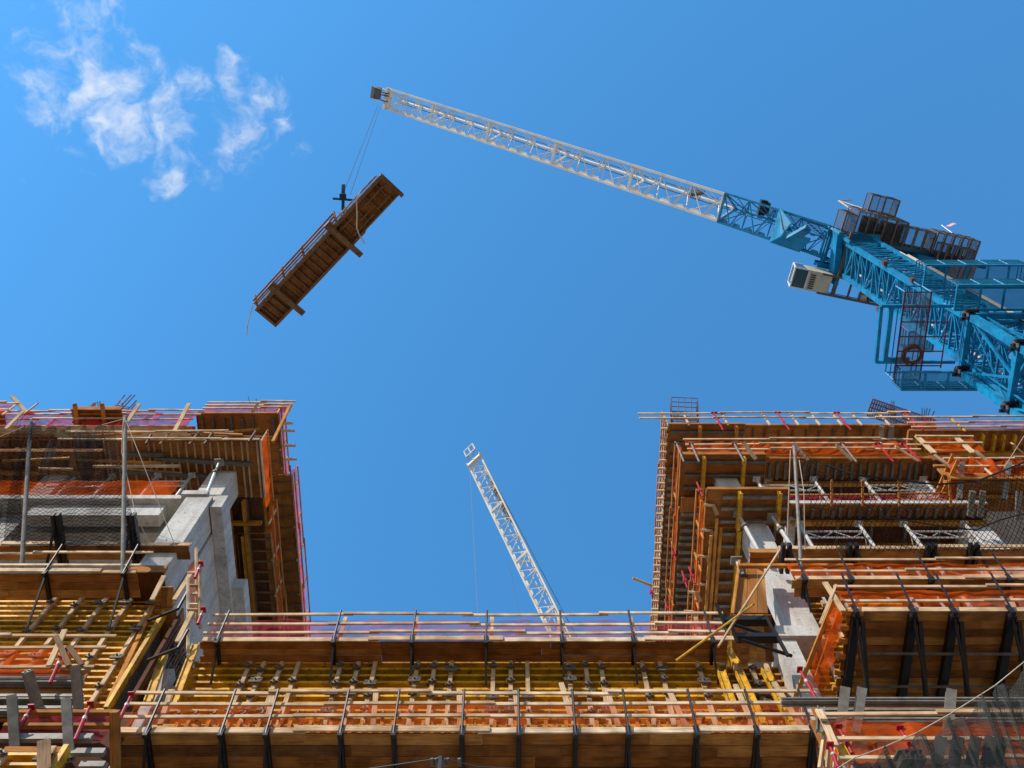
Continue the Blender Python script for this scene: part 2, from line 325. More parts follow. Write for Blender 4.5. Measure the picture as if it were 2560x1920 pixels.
def single(mb, name, mat, label, cat, group=None):
    """a thing that is one mesh, origin at its own foot"""
    lo = min(mb.v, key=lambda p: p.z).copy(); mb.v = [p-lo for p in mb.v]
    o = mb.build(name, mat); o.location = lo; return tag(o, label, cat, group)
class Fr:
    """wall frame: l along the wall, o outwards from it, z up"""
    def __init__(s, kind, at): s.k = kind; s.a = at
    def p(s, l, o, z):
        if s.k == 'front': return V((l, s.a-o, z))
        if s.k == 'east': return V((s.a+o, l, z))
        return V((s.a-o, l, z))
    def box(s, mb, l0, l1, o0, o1, z0, z1): mb.box(s.p(l0, o0, z0), s.p(l1, o1, z1))
rnd = random.uniform
def boards(mb, F, l0, l1, o, z, hh=.09, th=.04, seg=(3., 4.9), jit=.03):
    """a rail of lapped boards"""
    l = l0; k = 0
    while l < l1-.1:
        e = min(l+rnd(*seg), l1+rnd(-.1, .15)); dz0, dz1 = rnd(-jit, jit), rnd(-jit, jit)
        oo = o+(k % 2)*.045
        mb.beam(F.p(l-.25 if k else l, oo, z+dz0), F.p(e, oo, z+dz1), th, hh); l = e; k += 1
def netting(F, l0, l1, o, z0, z1, amp=.05, step=.22, zt=None, seed=0):
    mb = MB(); n = max(4, int((l1-l0)/step)); ph = [rnd(0, 6) for _ in range(6)]
    def fn(a, b):
        l = l0+(l1-l0)*a; z = z0+(z1-z0)*b
        d = amp*(sin(l*5.1+ph[0]+2*b)+.6*sin(l*9.7+ph[1]-3*b)+.5*sin(l*2.3+ph[2]+5*b)+.4*sin(l*17+ph[4]))*(.3+sin(pi*b))
        if b > .99: z += .05*sin(l*3+ph[3])+.03*sin(l*8+ph[5])
        return F.p(l, o+d, z)
    mb.grid(fn, n, 7, l1-l0, z1-z0); return mb
def deck_mb(F, l0, l1, o0, o1, z, pw=.24, th=.04, seg=(3., 5.)):
    """planks along l, under-side at z"""
    mb = MB(); n = max(1, round((o1-o0)/pw)); wd = (o1-o0)/n
    for i in range(n):
        l = l0-rnd(0, .12)
        while l < l1:
            e = min(l+rnd(*seg), l1+rnd(-.05, .1))
            if l1-e < .5: e = l1
            if e-l > .05:
                z_ = z+rnd(-.025, .025); F.box(mb, l, e-.003, o0+wd*i+.004, o0+wd*(i+1)-.006, z_, z_+th)
            l = e+.001
    return mb
def bracket_mb(F, l, oi, oo, z, drop, w_=.13, h=.18):
    """black steel cantilever bracket: twin channel under the deck and a raking strut"""
    mb = MB()
    for s_ in (-1, 1): F.box(mb, l+s_*w_*.5-.022, l+s_*w_*.5+.022, oi, oo, z-h*.7, z-.004)
    mb.beam(F.p(l, oo-.08, z-h*.7), F.p(l+.02, oi, z-h-drop), .05, .05)
    return mb
def platform(F, l0, l1, oi, oo, z, gh, brs, label, netm='net', rails=(.25, .62, 1.), drop=.9, lean=.12, group='outrigger work platforms along the facade', wide=.13, pw=.24, mat='plank', post='black', toe=True, net_o=-.06, bw=.05, posts=None, name='work_platform', l1n=None):
    t = thing(name, F.p((l0+l1)/2, oi, z), label, 'work platform', group)
    deck_mb(F, l0, l1, oi, oo, z, pw).build('deck', mat, t)
    if toe:
        tb = MB(); boards(tb, F, l0, l1, oo+.025, z+.07, .17, .035, (3, 5), .01); tb.build('toe_board', 'pine', t)
    for f in rails:
        rb = MB(); boards(rb, F, l0-.05, l1+.05, oo+bw+.02, z+gh*f, .09, .04); rb.build('guard_rail', 'pine', t)
    for l in brs:
        bracket_mb(F, l, oi, oo+.05, z, drop, wide).build('bracket', 'black', t)
    for l in (brs if posts is None else posts):
        pb = MB(); pb.tube(F.p(l, oo+.09, z-.18), F.p(l, oo+.09+lean, z+gh*1.06), .028, 6); F.box(pb, l-.05, l+.05, oo+.03, oo+.12, z-.2, z+.12)
        pb.build('guard_post', post, t)
    if netm: netting(F, l0, l1n or l1, oo+net_o, z+.05, z+gh, .03).build('safety_net', netm, t)
    return t
# ---------------------------------------------------------------- ground
g = MB(); g.box((-400, -400, -.3), (400, 400, 0)); go = g.build('ground', 'ground'); tag(go, kind='structure')

# ---------------------------------------------------------------- cranes
def tri_section(parent, A, B, side, up, w_, h, bays, mat, chord=.075, lace=.032, frame=True, name='jib_section', walk=False, lab=None, taper=None):
    """one bolted section of a triangular lattice jib between A and B (axis of the bottom face)"""
    A = V(A); B = V(B); d = (B-A); l = d.length
    def P(t, k, ww=w_):
        ww = w_ if taper is None else w_*(taper[0]+(taper[1]-taper[0])*t)
        hh = h if taper is None else h*(taper[0]+(taper[1]-taper[0])*t)
        b = A+d*t
        return b+side*ww/2 if k == 0 else b-side*ww/2 if k == 1 else b+up*hh
    m = MB()
    for k in (0, 1): m.beam(P(0, k), P(1, k), chord*1.7, chord*1.7, up)
    m.tube(P(0, 2), P(1, 2), chord, 8)
    o = m.build(name, mat, parent)
    if lab: tag(o, lab)
    x = MB()
    for i in range(bays):
        t0, t1, tm = i/bays, (i+1)/bays, (i+.5)/bays
        x.tube(P(t0, 0), P(tm, 1), lace, 5); x.tube(P(tm, 1), P(t1, 0), lace, 5)
        if i: x.tube(P(t0, 0), P(t0, 1), lace*.8, 5)
        for k in (0, 1): x.tube(P(t0, k), P(tm, 2), lace, 5); x.tube(P(tm, 2), P(t1, k), lace, 5); x.tube(P(tm, k), P(tm, 2), lace*.7, 5)
    x.build('lattice', mat, o)
    if walk:     # toothed walkway sheets inside the bottom chord
        y = MB()
        for i in range(bays):
            for a, b in ((i+.06, i+.42), (i+.56, i+.92)):
                p0, p1 = P(a/bays, 1), P(b/bays, 1); n_ = side
                y.poly_prism([p0+n_*.06, p1+n_*.06, P((b-.08)/bays, 1)+n_*.30, P((a+.08)/bays, 1)+n_*.30], up*.03)
        y.build('walkway_plate', mat, o)
        y = MB()
        for i in range(bays*3):
            c_ = P((i+.2)/bays/3, 0)*.56+P((i+.2)/bays/3, 1)*.44; e_ = P((i+.75)/bays/3, 0)*.56+P((i+.75)/bays/3, 1)*.44
            y.beam(c_+up*.12, e_+up*.12, .1, .03, up)
        y.build('walkway_grating', mat, o)
    if frame:
        for t in (0., 1.):
            f = MB(); e = d/l*(.07 if t == 0 else -.07)
            f.beam(P(t, 0)+e, P(t, 1)+e, .1, .14, up); f.beam(P(t, 0)+e, P(t, 2)+e, .08, .1, side); f.beam(P(t, 1)+e, P(t, 2)+e, .08, .1, side)
            f.build('joint_frame', mat, o)
    return o
# main blue and white luffing crane
MX, MY = 21.85, 12.75       # near corner of the mast
MW = 2.4; MZT = 69.0
mc = V((MX+MW/2, MY+MW/2, 0))
JT = PS(968, 247, 105); JR = PS(2062, 603, 69.4)
crane = thing('tower_crane', (mc.x, mc.y, 0), 'tall blue lattice tower crane with white luffing jib reaching over the site', 'crane')
dj = (JT-JR); hd = V((dj.x, dj.y, 0)).normalized(); sd = V((-hd.y, hd.x, 0))     # heading, side
if sd.y > 0: sd = -sd
upj = dj.cross(sd).normalized(); upj = upj if upj.z > 0 else -upj
UZ = V((0, 0, 1))
def jp(u):     # parameter along the jib at picture column u of the axis
    lo, hi = 0., 1.
    for _ in range(50):
        t = (lo+hi)/2; p = JR+dj*t-C0; d = p.dot(V((0, cos(PITCH), sin(PITCH))))
        if 1280+FPX*p.x/d > u: lo = t
        else: hi = t
    return lo
TS = [jp(u) for u in (1803, 1577, 1385, 1220, 1080, 968)]
for i in range(5):
    tri_section(crane, JR+dj*TS[i], JR+dj*TS[i+1], sd, upj, 2.0, 1.75, 3, 'white', .105, .045, walk=True, lab='white painted lattice jib section' if i == 0 else None)
tri_section(crane, JR+dj*.0, JR+dj*TS[0], sd, upj, 2.15, 1.85, 4, 'blue', .08, .045, walk=True, lab='blue painted jib foot section')
# jib head with pulleys and end platform
m = MB(); dn = dj.normalized()
m.beam(JT+sd*1.1, JT-sd*1.1, .35, .55, upj); m.beam(JT+sd*1.0+upj*.5, JT-sd*1.0+upj*.5, .2, .2, upj)
for s_ in (-1, 1): m.beam(JT+sd*s_, JT+upj*1.7+sd*s_*.1, .12, .12)
hp = m.build('jib_head', 'white', crane)
m = MB()
for s_ in (-.25, .3, .55): m.tube(JT+dn*.15+sd*(s_-.05)-upj*.2, JT+dn*.15+sd*(s_+.05)-upj*.2, .42, 14)
m.build('pulley', 'taupe', hp)
m = MB()
for s_ in (-.45, .75):
    m.tube(JT+sd*s_+upj*.5, JT+dn*2.6+sd*s_+upj*.9, .035, 5); m.tube(JT+sd*s_-upj*.1, JT+dn*2.6+sd*s_-upj*.1, .035, 5)
m.tube(JT+sd*.75+upj*.5, JT+dn*2.6-sd*.45-upj*.1, .025, 5)
m.beam(JT+dn*2.7+sd*-.45+upj*.4, JT+dn*2.7+sd*.78+upj*.4, .55, .95, upj)
m.build('end_platform', 'taupe', crane)
# pendant lines along the jib top
m = MB()
for s_ in (-.25, .0, .25): m.tube(JT+upj*1.75+sd*s_, JR+dj*.1+upj*(2.0)+sd*s_, .03, 5)
m.build('pendant_line', 'cable', crane)
m = MB(); m.beam(JR+dj*TS[0]*1.35+upj*.3+sd*.2, JR+dj*TS[0]*1.35+upj*1.5+sd*.5, .5, .25, sd)
for k in range(6): m.beam(JR+dj*TS[0]*(1.33+.02*k)+upj*1.1-sd*.2, JR+dj*TS[0]*(1.33+.02*k)+upj*1.1+sd*.7, .05, .05)
m.build('jib_basket', 'taupe', crane)
# mast: four chords, lacing on each face
def mast(parent, x0, y0, w_, z0, z1, bay, cw, lw, mat, name='mast_section', rings=(), diag='z'):
    c = [V((x0, y0, 0)), V((x0+w_, y0, 0)), V((x0+w_, y0+w_, 0)), V((x0, y0+w_, 0))]
    m = MB()
    for p in c:
        q = p+(V((x0+w_/2, y0+w_/2, 0))-p)*(cw/w_); m.box(q+V((-cw/2, -cw/2, z0)), q+V((cw/2, cw/2, z1)))
    o = m.build(name, mat, parent)
    x = MB(); n = max(1, round((z1-z0)/bay)); bz = (z1-z0)/n; k_ = cw*.5
    c2 = [p+(V((x0+w_/2, y0+w_/2, 0))-p)*(cw/w_) for p in c]
    for i in range(n):
        for f in range(4):
            a, b = c2[f], c2[(f+1) % 4]
            za, zb = z0+i*bz, z0+(i+1)*bz; s0, s1 = (a, b) if (i+f) % 2 else (b, a)
            x.beam(s0+UZ*za, s1+UZ*zb, lw, lw); 
            x.beam(a+UZ*za, b+UZ*za, lw, lw); x.beam((a+b)/2+UZ*za, s1+UZ*zb, lw*.5, lw*.5); x.beam((a+b)/2+UZ*(za+zb)/2, s0+UZ*(za+zb)/2, lw*.45, lw*.45)
    x.build('lattice', mat, o)
    return o
for i, (za, zb) in enumerate([(65.1-3.9*k, 69.0-3.9*k) for k in range(17)]):
    mo = mast(crane, MX, MY, MW, max(za, .2), zb-.02, 1.3, .27, .105, 'blue')
# ladder and conduit inside the mast
m = MB()
for s_ in (-.2, .2): m.tube((mc.x+s_+.3, MY+.45, 20), (mc.x+s_+.3, MY+.45, 66), .03, 5)
for k in range(150): m.tube((mc.x+.1, MY+.45, 20+k*.305), (mc.x+.5, MY+.45, 20+k*.305), .018, 4)
m.build('ladder', 'alubright', crane)
m = MB()
for k in range(15):
    z_ = 24+k*2.9; m.box((mc.x-.75, MY+.35, z_), (mc.x+.2, MY+MW-.5, z_+.05))
m.build('landing_grating', 'bluemesh', crane)
m = MB(); m.tube((MX+MW-.1, MY-.12, 22), (MX+MW-.1, MY-.12, 63), .05, 6); m.tube((MX+MW-.2, MY-.1, 22), (MX+MW-.22, MY-.1, 64), .035, 6)
m.build('power_cable', 'rope', crane)
m = MB()
for k in range(8): m.tube((MX+.5, MY+MW-.6, 36+k*4), (MX+.5, MY+MW-.6, 38+k*4), .07, 8)
m.build('conduit', 'alubright', crane)
# slewing ring, turntable frame, luffing foot bracket
TOP = V((mc.x, mc.y, MZT)); ct = -hd
def cp(f, s_, z): return TOP+ct*(f*.68 if f > 0 else f)+sd*s_+UZ*z      # back along counter jib, sideways, up
m = MB(); m.tube(cp(0, 0, -.1), cp(0, 0, .5), 1.55, 24); m.build('slewing_ring', 'dblue', crane, True)
m = MB(); m.box(V((MX-.25, MY-.25, MZT-.05)), V((MX+MW+.25, MY+.3, MZT+.4))); m.box(V((MX-.25, MY+MW-.3, MZT-.05)), V((MX+MW+.25, MY+MW+.25, MZT+.4)))
m.box(V((MX-.45, MY-.5, MZT-.75)), V((MX-.05, MY+MW+.5, MZT+.35))); m.tube((MX-.3, MY+MW+.45, MZT-1.1), (MX-.3, MY+MW+.45, MZT+.5), .16, 8); m.tube((MX-.3, MY-.45, MZT-1.0), (MX-.3, MY-.45, MZT+.5), .16, 8)
m.box(V((MX-.16, MY-.3, MZT-2.4)), V((MX-.05, MY-.1, MZT))); m.build('turntable_frame', 'blue', crane)
m = MB()
for s_ in (-1.15, 1.15): m.ibeam(cp(-2.2, s_, .9), cp(11.4, s_, .9), .34, .85, .05)
for f in (-1.8, 0, 2, 4, 6, 8, 10, 11.2): m.ibeam(cp(f, -1.1, .9), cp(f, 1.1, .9), .2, .5, .04)
m.beam(cp(1.6, 0, 1.35), cp(11, 0, 1.35), 2.1, .05); m.build('counter_jib', 'dblue', crane)
# luffing foot: pyramid bracket seen under the jib
m = MB(); f0 = JR+dj*.075-upj*.1
pts = [f0+sd*1.25, f0-sd*1.25, f0-dn*-2.2-sd*.9, f0+dn*2.2+sd*.9]
apx = f0-UZ*1.5-dn*.8
m.poly_prism([pts[1], apx+dn*.5-sd*.3, apx-dn*1.6-sd*.2, pts[1]-dn*2.4], sd*.25)
m.poly_prism([pts[0], apx+dn*.5, apx-dn*.2], dn*.2); m.poly_prism([pts[1], apx+dn*.6-sd*.5, apx+dn*.1+sd*.6, pts[0]], dn*.15)
m.beam(apx-sd*.5, apx+sd*.6-dn*1.2, .5, .45); m.build('luffing_bracket', 'blue', crane)
m = MB()
for s_ in (-1., 1.): m.beam(JR+sd*s_, cp(-.6, s_, .9), .3, .4); m.beam(JR+dj*.04+sd*s_-upj*.1, cp(.5, s_, 1.1), .2, .2); m.beam(JR+sd*s_, cp(-.9, s_, -.9), .16, .16)
m.build('jib_foot_strut', 'blue', crane)
# A frame and luffing ropes
m = MB()
for s_ in (-.9, .9): m.beam(cp(1.0, s_, 1.3), cp(4.2, s_*.5, 8.2), .25, .25); m.beam(cp(8.6, s_, 1.3), cp(4.2, s_*.5, 8.2), .2, .2)
m.beam(cp(4.2, -.7, 8.2), cp(4.2, .7, 8.2), .3, .3); m.build('apex_frame', 'blue', crane)
ah = JR+dj*.13+upj*2.0
m = MB()
for k in range(8): m.tube(ah+sd*(k-3.5)*.07+sd*.6, cp(1.4, (k-3.5)*.12+.6, 2.6), .022, 4)
m.build('luffing_rope', 'cable', crane)
m = MB(); m.beam(ah+sd*.1, ah+sd*1.2, .5, .55); m.tube(ah+sd*.3-dn*.2, ah+sd*1.1-dn*.2, .36, 12); m.build('luffing_block', 'black', crane)
# machinery cages on the side of the counter jib
def cage(c, f0, f1, s0, s1, z0, z1, nf=3, mesh='greymesh', mat='taupe', lit=True):
    m = MB(); r = .035
    for f in [f0+(f1-f0)*i/nf for i in range(nf+1)]:
        for s_ in (s0, s1): m.beam(cp(f, s_, z0), cp(f, s_, z1), .07, .07)
        m.beam(cp(f, s0, z0), cp(f, s1, z0), .1, .1); m.beam(cp(f, s0, z1), cp(f, s1, z1), .05, .05)
    for s_ in (s0, s1):
        for z_ in (z0, z0+(z1-z0)*.5, z1): m.beam(cp(f0, s_, z_), cp(f1, s_, z_), .07, .07)
    o = m.build('guard_cage', mat, c)
    if mesh:
        g_ = MB(); q = g_.quadbox
        for s_ in (s0, s1): g_.beam(cp(f0, s_, (z0+z1)/2), cp(f1, s_, (z0+z1)/2), .012, z1-z0-.1)
        for f in (f0, f1): g_.beam(cp(f, s0, (z0+z1)/2), cp(f, s1, (z0+z1)/2), .012, z1-z0-.1)
        g_.beam(cp(f0, (s0+s1)/2, z0+.06), cp(f1, (s0+s1)/2, z0+.06), s1-s0-.1, .012)
        g_.build('mesh_panel', mesh, o)
    return o
cage(crane, -.6, 1.9, 1.1, 2.9, .2, 2.5, 3); cage(crane, 2.0, 4.2, 1.1, 2.8, .3, 2.4, 2); cage(crane, 4.3, 7.2, 1.2, 2.5, .4, 1.7, 3)
cage(crane, 7.3, 11.6, 1.2, 2.6, .2, 1.8, 5); cage(crane, 7.6, 11.0, .9, 2.0, -.4, .3, 5); cage(crane, .6, 3.4, 2.9, 4.0, 1.6, 2.7, 2); cage(crane, -1.4, -.6, 1.3, 2.6, .3, 2.0, 1)
m = MB(); m.tube(cp(.6, 1.5, .9), cp(.6, 2.6, .9), .5, 16); m.tube(cp(1.3, 1.6, 1.0), cp(1.3, 2.3, 1.0), .33, 14); m.tube(cp(2.7, 1.3, 1.0), cp(2.7, 2.5, 1.0), .55, 16); m.tube(cp(3.6, 1.3, .9), cp(3.6, 2.5, .9), .4, 14)
m.box(cp(1.6, 1.5, .5)-V((.3, .3, .3)), cp(1.6, 1.5, .5)+V((.4, .4, .5))); m.build('winch_drum', 'black', crane)
m = MB(); m.torus(cp(.6, 1.4, .9), sd, .3, .07, 14, 6); m.tube(cp(1.25, 1.5, .6), cp(1.25, 1.62, .6), .2, 12); m.build('winch_flange', 'gold', crane)
m = MB(); m.beam(cp(5.9, .3, .35), cp(7.9, .3, .35), 1.3, 1.0); m.beam(cp(8.2, -.1, .2), cp(11.2, -.1, .2), 1.5, 1.3); m.build('machine_housing', 'dblue', crane)
m = MB()
for k in range(4): m.beam(cp(9.3+k*.5, -.9, -.4), cp(9.3+k*.5, 1.1, -.4), .42, 1.7)
m.build('counterweight', 'yellowoch', crane)
m = MB(); m.ibeam(cp(7.6, 1.1, -.25), cp(12.6, 1.1, -.25), .3, .35); m.ibeam(cp(7.6, -1.2, -.25), cp(12.4, -1.2, -.25), .3, .35); m.build('ballast_beam', 'black', crane)
# operator cab on its side gangway
GZ = -1.0
m = MB()
for s_ in (-1.45, -2.75): m.ibeam(cp(-2.2, s_, GZ), cp(4.6, s_, GZ), .14, .24)
for f in (-2.1, -1.2, -.1, 1.0, 2.0, 3.2, 4.5): m.beam(cp(f, -2.75, GZ), cp(f, -1.45, GZ), .12, .12)
for f in (-2.1, -.9, .6, 2.4, 4.4): m.tube(cp(f, -2.8, GZ), cp(f, -2.8, GZ+1.1), .03, 5)
m.tube(cp(-2.1, -2.8, GZ+1.1), cp(4.4, -2.8, GZ+1.1), .03, 5)
m.beam(cp(-1.1, -2.8, GZ), cp(-1.1, 1.6, GZ+.1), .18, .18); m.beam(cp(-1.1, -1.5, GZ), cp(-1.1, -1.5, .8), .14, .14)
m.build('cab_gangway', 'taupe', crane)
m = MB(); m.beam(cp(1.2, -2.1, GZ+.1), cp(3.6, -2.1, GZ+.1), 1.1, .02); m.build('gangway_mesh', 'taupe', crane)
m = MB(); m.beam(cp(1.1, -2.5, GZ+.3), cp(1.8, -2.5, GZ+.3), .4, .5); m.beam(cp(3.0, -2.3, GZ+.4), cp(3.9, -2.3, GZ+.4), .5, .6); m.build('equipment_box', 'cream', crane)
CF, CS = -2.75, -2.05     # cab centre
cb = MB(); cb.beam(cp(CF-.35, CS, GZ+.75), cp(CF+1.25, CS, GZ+.75), 1.35, 1.7); cab = cb.build('operator_cab', 'cream', crane)
m = MB(); 
for s_ in (-.66, .66):
    m.beam(cp(CF-1.35, CS+s_, GZ-.08), cp(CF-1.0, CS+s_, GZ+1.65), .08, .08); m.beam(cp(CF-1.35, CS+s_, GZ-.08), cp(CF-.35, CS+s_, GZ-.08), .08, .08); m.beam(cp(CF-1.0, CS+s_, GZ+1.62), cp(CF-.35, CS+s_, GZ+1.62), .08, .08)
m.beam(cp(CF-1.35, CS-.7, GZ-.08), cp(CF-1.35, CS+.7, GZ-.08), .09, .09); m.beam(cp(CF-1.0, CS-.7, GZ+1.65), cp(CF-1.0, CS+.7, GZ+1.65), .09, .09); m.beam(cp(CF-.38, CS-.7, GZ-.1), cp(CF-.38, CS+.7, GZ-.1), .1, .07)
m.build('window_frame', 'white', cab)
m = MB(); m.beam(cp(CF-1.3, CS, GZ-.06), cp(CF-.4, CS, GZ-.06), 1.28, .03); m.poly_prism([cp(CF-1.34, CS-.64, GZ-.05), cp(CF-1.34, CS+.64, GZ-.05), cp(CF-1.0, CS+.64, GZ+1.6), cp(CF-1.0, CS-.64, GZ+1.6)], ct*.03)
for s_ in (-.64, .64): m.poly_prism([cp(CF-1.3, CS+s_, GZ-.05), cp(CF-.4, CS+s_, GZ-.05), cp(CF-.4, CS+s_, GZ+1.6), cp(CF-1.0, CS+s_, GZ+1.6)], sd*.02)
m.build('window_glass', 'glass', cab)
m = MB()
for k in range(7): m.beam(cp(CF-.2, CS-.5+k*.15, GZ-.12), cp(CF+.15, CS-.5+k*.15, GZ-.12), .07, .03)
m.tube(cp(CF-1.42, CS-.4, GZ-.1), cp(CF-1.2, CS+.1, GZ+.1), .02, 4); m.build('vent', 'black', cab)
# catwalks round the mast
def catwalk(x0, x1, y0, y1, z, hr, n, side='y0', name='catwalk'):
    m = MB()
    for y in (y0, y1): m.box((x0, y-.05, z-.14), (x1, y+.05, z))
    for i in range(n+1):
        x = x0+(x1-x0)*i/n; m.box((x-.04, y0, z-.12), (x+.04, y1, z-.02))
        ry = y0 if side == 'y0' else y1
        m.tube((x, ry, z), (x, ry, z+hr), .04, 5)
    for k in (.35, .68, 1.): m.tube((x0, ry, z+hr*k), (x1, ry, z+hr*k), .03, 5)
    for xx in (x0, x1):
        for k in (.35, .68, 1.): m.tube((xx, y0, z+hr*k), (xx, y1, z+hr*k), .03, 5)
        for y in (y0, y1): m.tube((xx, y, z), (xx, y, z+hr), .04, 5)
    o = m.build(name, 'blue', crane); g_ = MB(); g_.box((x0, y0, z+.005), (x1, y1, z+.015)); g_.box((x0, ry-.006, z+.05), (x1, ry+.006, z+hr)); g_.build('mesh_panel', 'bluemesh', o); return o
catwalk(MX-.1, MX+5.4, MY-1.35, MY-.15, 54.4, 1.2, 5); catwalk(MX-.2, MX+1.2, MY+MW+.1, MY+MW+1.2, 55.2, 1.1, 2, 'y1')
catwalk(MX-.6, MX+8.5, MY-1.5, MY-.3, 49.2, 1.2, 8); catwalk(MX-2.9, MX+2.6, MY+MW+.25, MY+MW+1.15, 48.6, 1.1, 5, 'y1')
# climbing frame round the lower mast
CX, CY, CW = MX-.25, MY-.25, MW+.4
m = MB()
c4 = [V((CX, CY, 0)), V((CX+CW, CY, 0)), V((CX+CW, CY+CW, 0)), V((CX, CY+CW, 0))]
for p in c4: m.box(p+V((-.16, -.16, 28)), p+V((.16, .16, 48.4)))
for z_ in (48.2, 43.2, 38.2, 33.2, 28.2):
    for a, b in zip(c4, c4[1:]+c4[:1]): m.beam(a+UZ*z_, b+UZ*z_, .26, .3)
cf = m.build('climbing_frame', 'blue', crane)
m = MB()
for z0_, z1_ in ((48.2, 43.2), (43.2, 38.2), (38.2, 33.2), (33.2, 28.2)):
    for a, b in zip(c4, c4[1:]+c4[:1]):
        mid = (a+b)/2; m.beam(a+UZ*z0_, mid+UZ*z1_, .1, .1); m.beam(b+UZ*z0_, mid+UZ*z1_, .1, .1)
        m.beam(a+(b-a)*.25+UZ*z0_, a+(b-a)*.25+UZ*z1_, .06, .06); m.beam(a+UZ*z1_, b+UZ*z0_, .05, .05)
m.build('brace', 'blue', cf)
m = MB()
for z_ in (48.2, 43.2, 38.2, 33.2):
    for p in c4:
        m = MB(); m.tube(p+UZ*(z_-.35), p+UZ*(z_+.35), .24, 10); 
        for q in range(3): m.tube(p+V((-.3, -.3+q*.25, z_-.2+.2*q)), p+V((.3, -.3+q*.25, z_-.2+.2*q)), .09, 6)
        m.build('bolt_cluster', 'black', cf)
for (dx, dy, z_) in [(-.35, -.3, 60.2), (-.35, MW+.1, 60.2), (-.35, -.3, 55.8)]:
    m = MB(); m.box((MX+dx+.2, MY+dy, z_), (MX+dx+.42, MY+dy+.25, z_+.35)); m.build('bolt_cluster', 'rust', crane)
# red framed monorail cage with mesh floor on the west side
RZ = 49.2
def px2(u, v, z): return PZ(u, v, z)
ra, rb, rc, rd = px2(2257, 730, RZ), px2(2240, 950, RZ), px2(2305, 952, RZ), px2(2322, 730, RZ)
x0, x1, y0, y1 = (ra.x+rb.x)/2, (rc.x+rd.x)/2, ra.y, rb.y
m = MB()
for x in (x0, x1): m.beam((x, y0, RZ), (x, y1, RZ), .06, .07)
for i in range(7): y = y0+(y1-y0)*i/6; m.beam((x0, y, RZ), (x1 if i not in (2, 3, 4, 5) else x1+.95, y, RZ), .05, .06)
m.beam((x1+.95, y0+(y1-y0)*.28, RZ), (x1+.95, y0+(y1-y0)*.86, RZ), .05, .06)
rf = m.build('suspended_platform', 'redframe', crane)
m = MB(); m.box((x0, y0, RZ+.06), (x1, y1, RZ+.07)); m.build('mesh_panel', 'greymesh', rf)
m = MB()
for y in (y0, y1):
    for x in (x0, x1): m.tube((x, y, RZ), (x, y, RZ+1.2), .04, 5)
    m.tube((x0, y, RZ+1.2), (x1, y, RZ+1.2), .04, 5)
for x in (x0, x1): m.tube((x, y0, RZ+1.2), (x, y1, RZ+1.2), .035, 5); m.tube((x, y0, RZ+.6), (x, y1, RZ+.6), .03, 5)
m.build('handrail', 'blue', rf)
# blue hoisting frame further west
m = MB(); q0, q1, q2, q3 = px2(2203, 765, 49.6), px2(2190, 905, 49.6), px2(2228, 765, 49.6), px2(2212, 900, 49.6)
m.beam(q0, q1, .16, .2); m.beam(q2, q3, .2, .22); m.beam(q0, V((MX, q0.y, 49.6)), .14, .16); m.beam(q1, V((MX, q1.y, 49.6)), .14, .16); m.beam(q3, q3+V((1.2, 0, 0)), .3, .14)
m.build('hoisting_frame', 'blue', crane)
coil = MB()
for k in range(9): coil.torus(px2(2281+rnd(-3, 3), 886+rnd(-3, 3), RZ-.12-rnd(0, .12)), V((rnd(-.08, .08), rnd(-.08, .08), 1)), rnd(.36, .5), .03, 26, 5)
single(coil, 'cable_coil', 'rust', 'coiled dark red hose lying under the red framed cage of the blue crane', 'cable coil')
# little derrick post and a flag
m = MB(); p = cp(-.4, 2.7, 2.5); m.tube(p, p+V((.1, -.1, 3.2)), .05, 5); m.tube(p+V((1.0, 0, 0)), p+V((.1, -.1, 3.2)), .04, 5); m.tube(p+V((.1, -.1, 3.2)), p+V((1.0, -.2, 3.0)), .05, 5); m.build('davit', 'rope', crane)
m = MB(); p = cp(9.8, 2.6, 1.9); m.tube(p, p+V((-.2, -.3, 1.5)), .025, 5)
fl = m.build('flag_pole', 'alubright', None)
fl_m = MB(); q = p+V((-.2, -.3, 1.5))
def flf(a, b): return q+V((.9*a, -.1+.1*sin(a*6), -.1-.5*b-.2*a))
fmat, fnt, fp = pmat('flag_cloth', (.6, .05, .06)); M['flag'] = fmat
uvn = NN(fnt, 'ShaderNodeUVMap'); sp_ = NN(fnt, 'ShaderNodeSeparateXYZ'); L(fnt, uvn.outputs[0], sp_.inputs[0])
a_ = NN(fnt, 'ShaderNodeMath', operation='MULTIPLY'); L(fnt, sp_.outputs[1], a_.inputs[0]); a_.inputs[1].default_value = 6.5
b_ = NN(fnt, 'ShaderNodeMath', operation='FRACT'); L(fnt, a_.outputs[0], b_.inputs[0]); c_ = NN(fnt, 'ShaderNodeMath', operation='LESS_THAN'); L(fnt, b_.outputs[0], c_.inputs[0]); c_.inputs[1].default_value = .5
L(fnt, ramp(fnt, c_.outputs[0], [(0, (.75, .72, .7)), (1, (.5, .03, .05))]), fp.inputs['Base Color'])
bpy.data.objects.remove(fl); ft = thing('flag', p, 'small striped red and white flag on the rear cage of the blue crane', 'flag')
m.build('pole', 'alubright', ft); fl_m.grid(flf, 10, 5, 1, 1); fl_m.build('cloth', 'flag', ft)

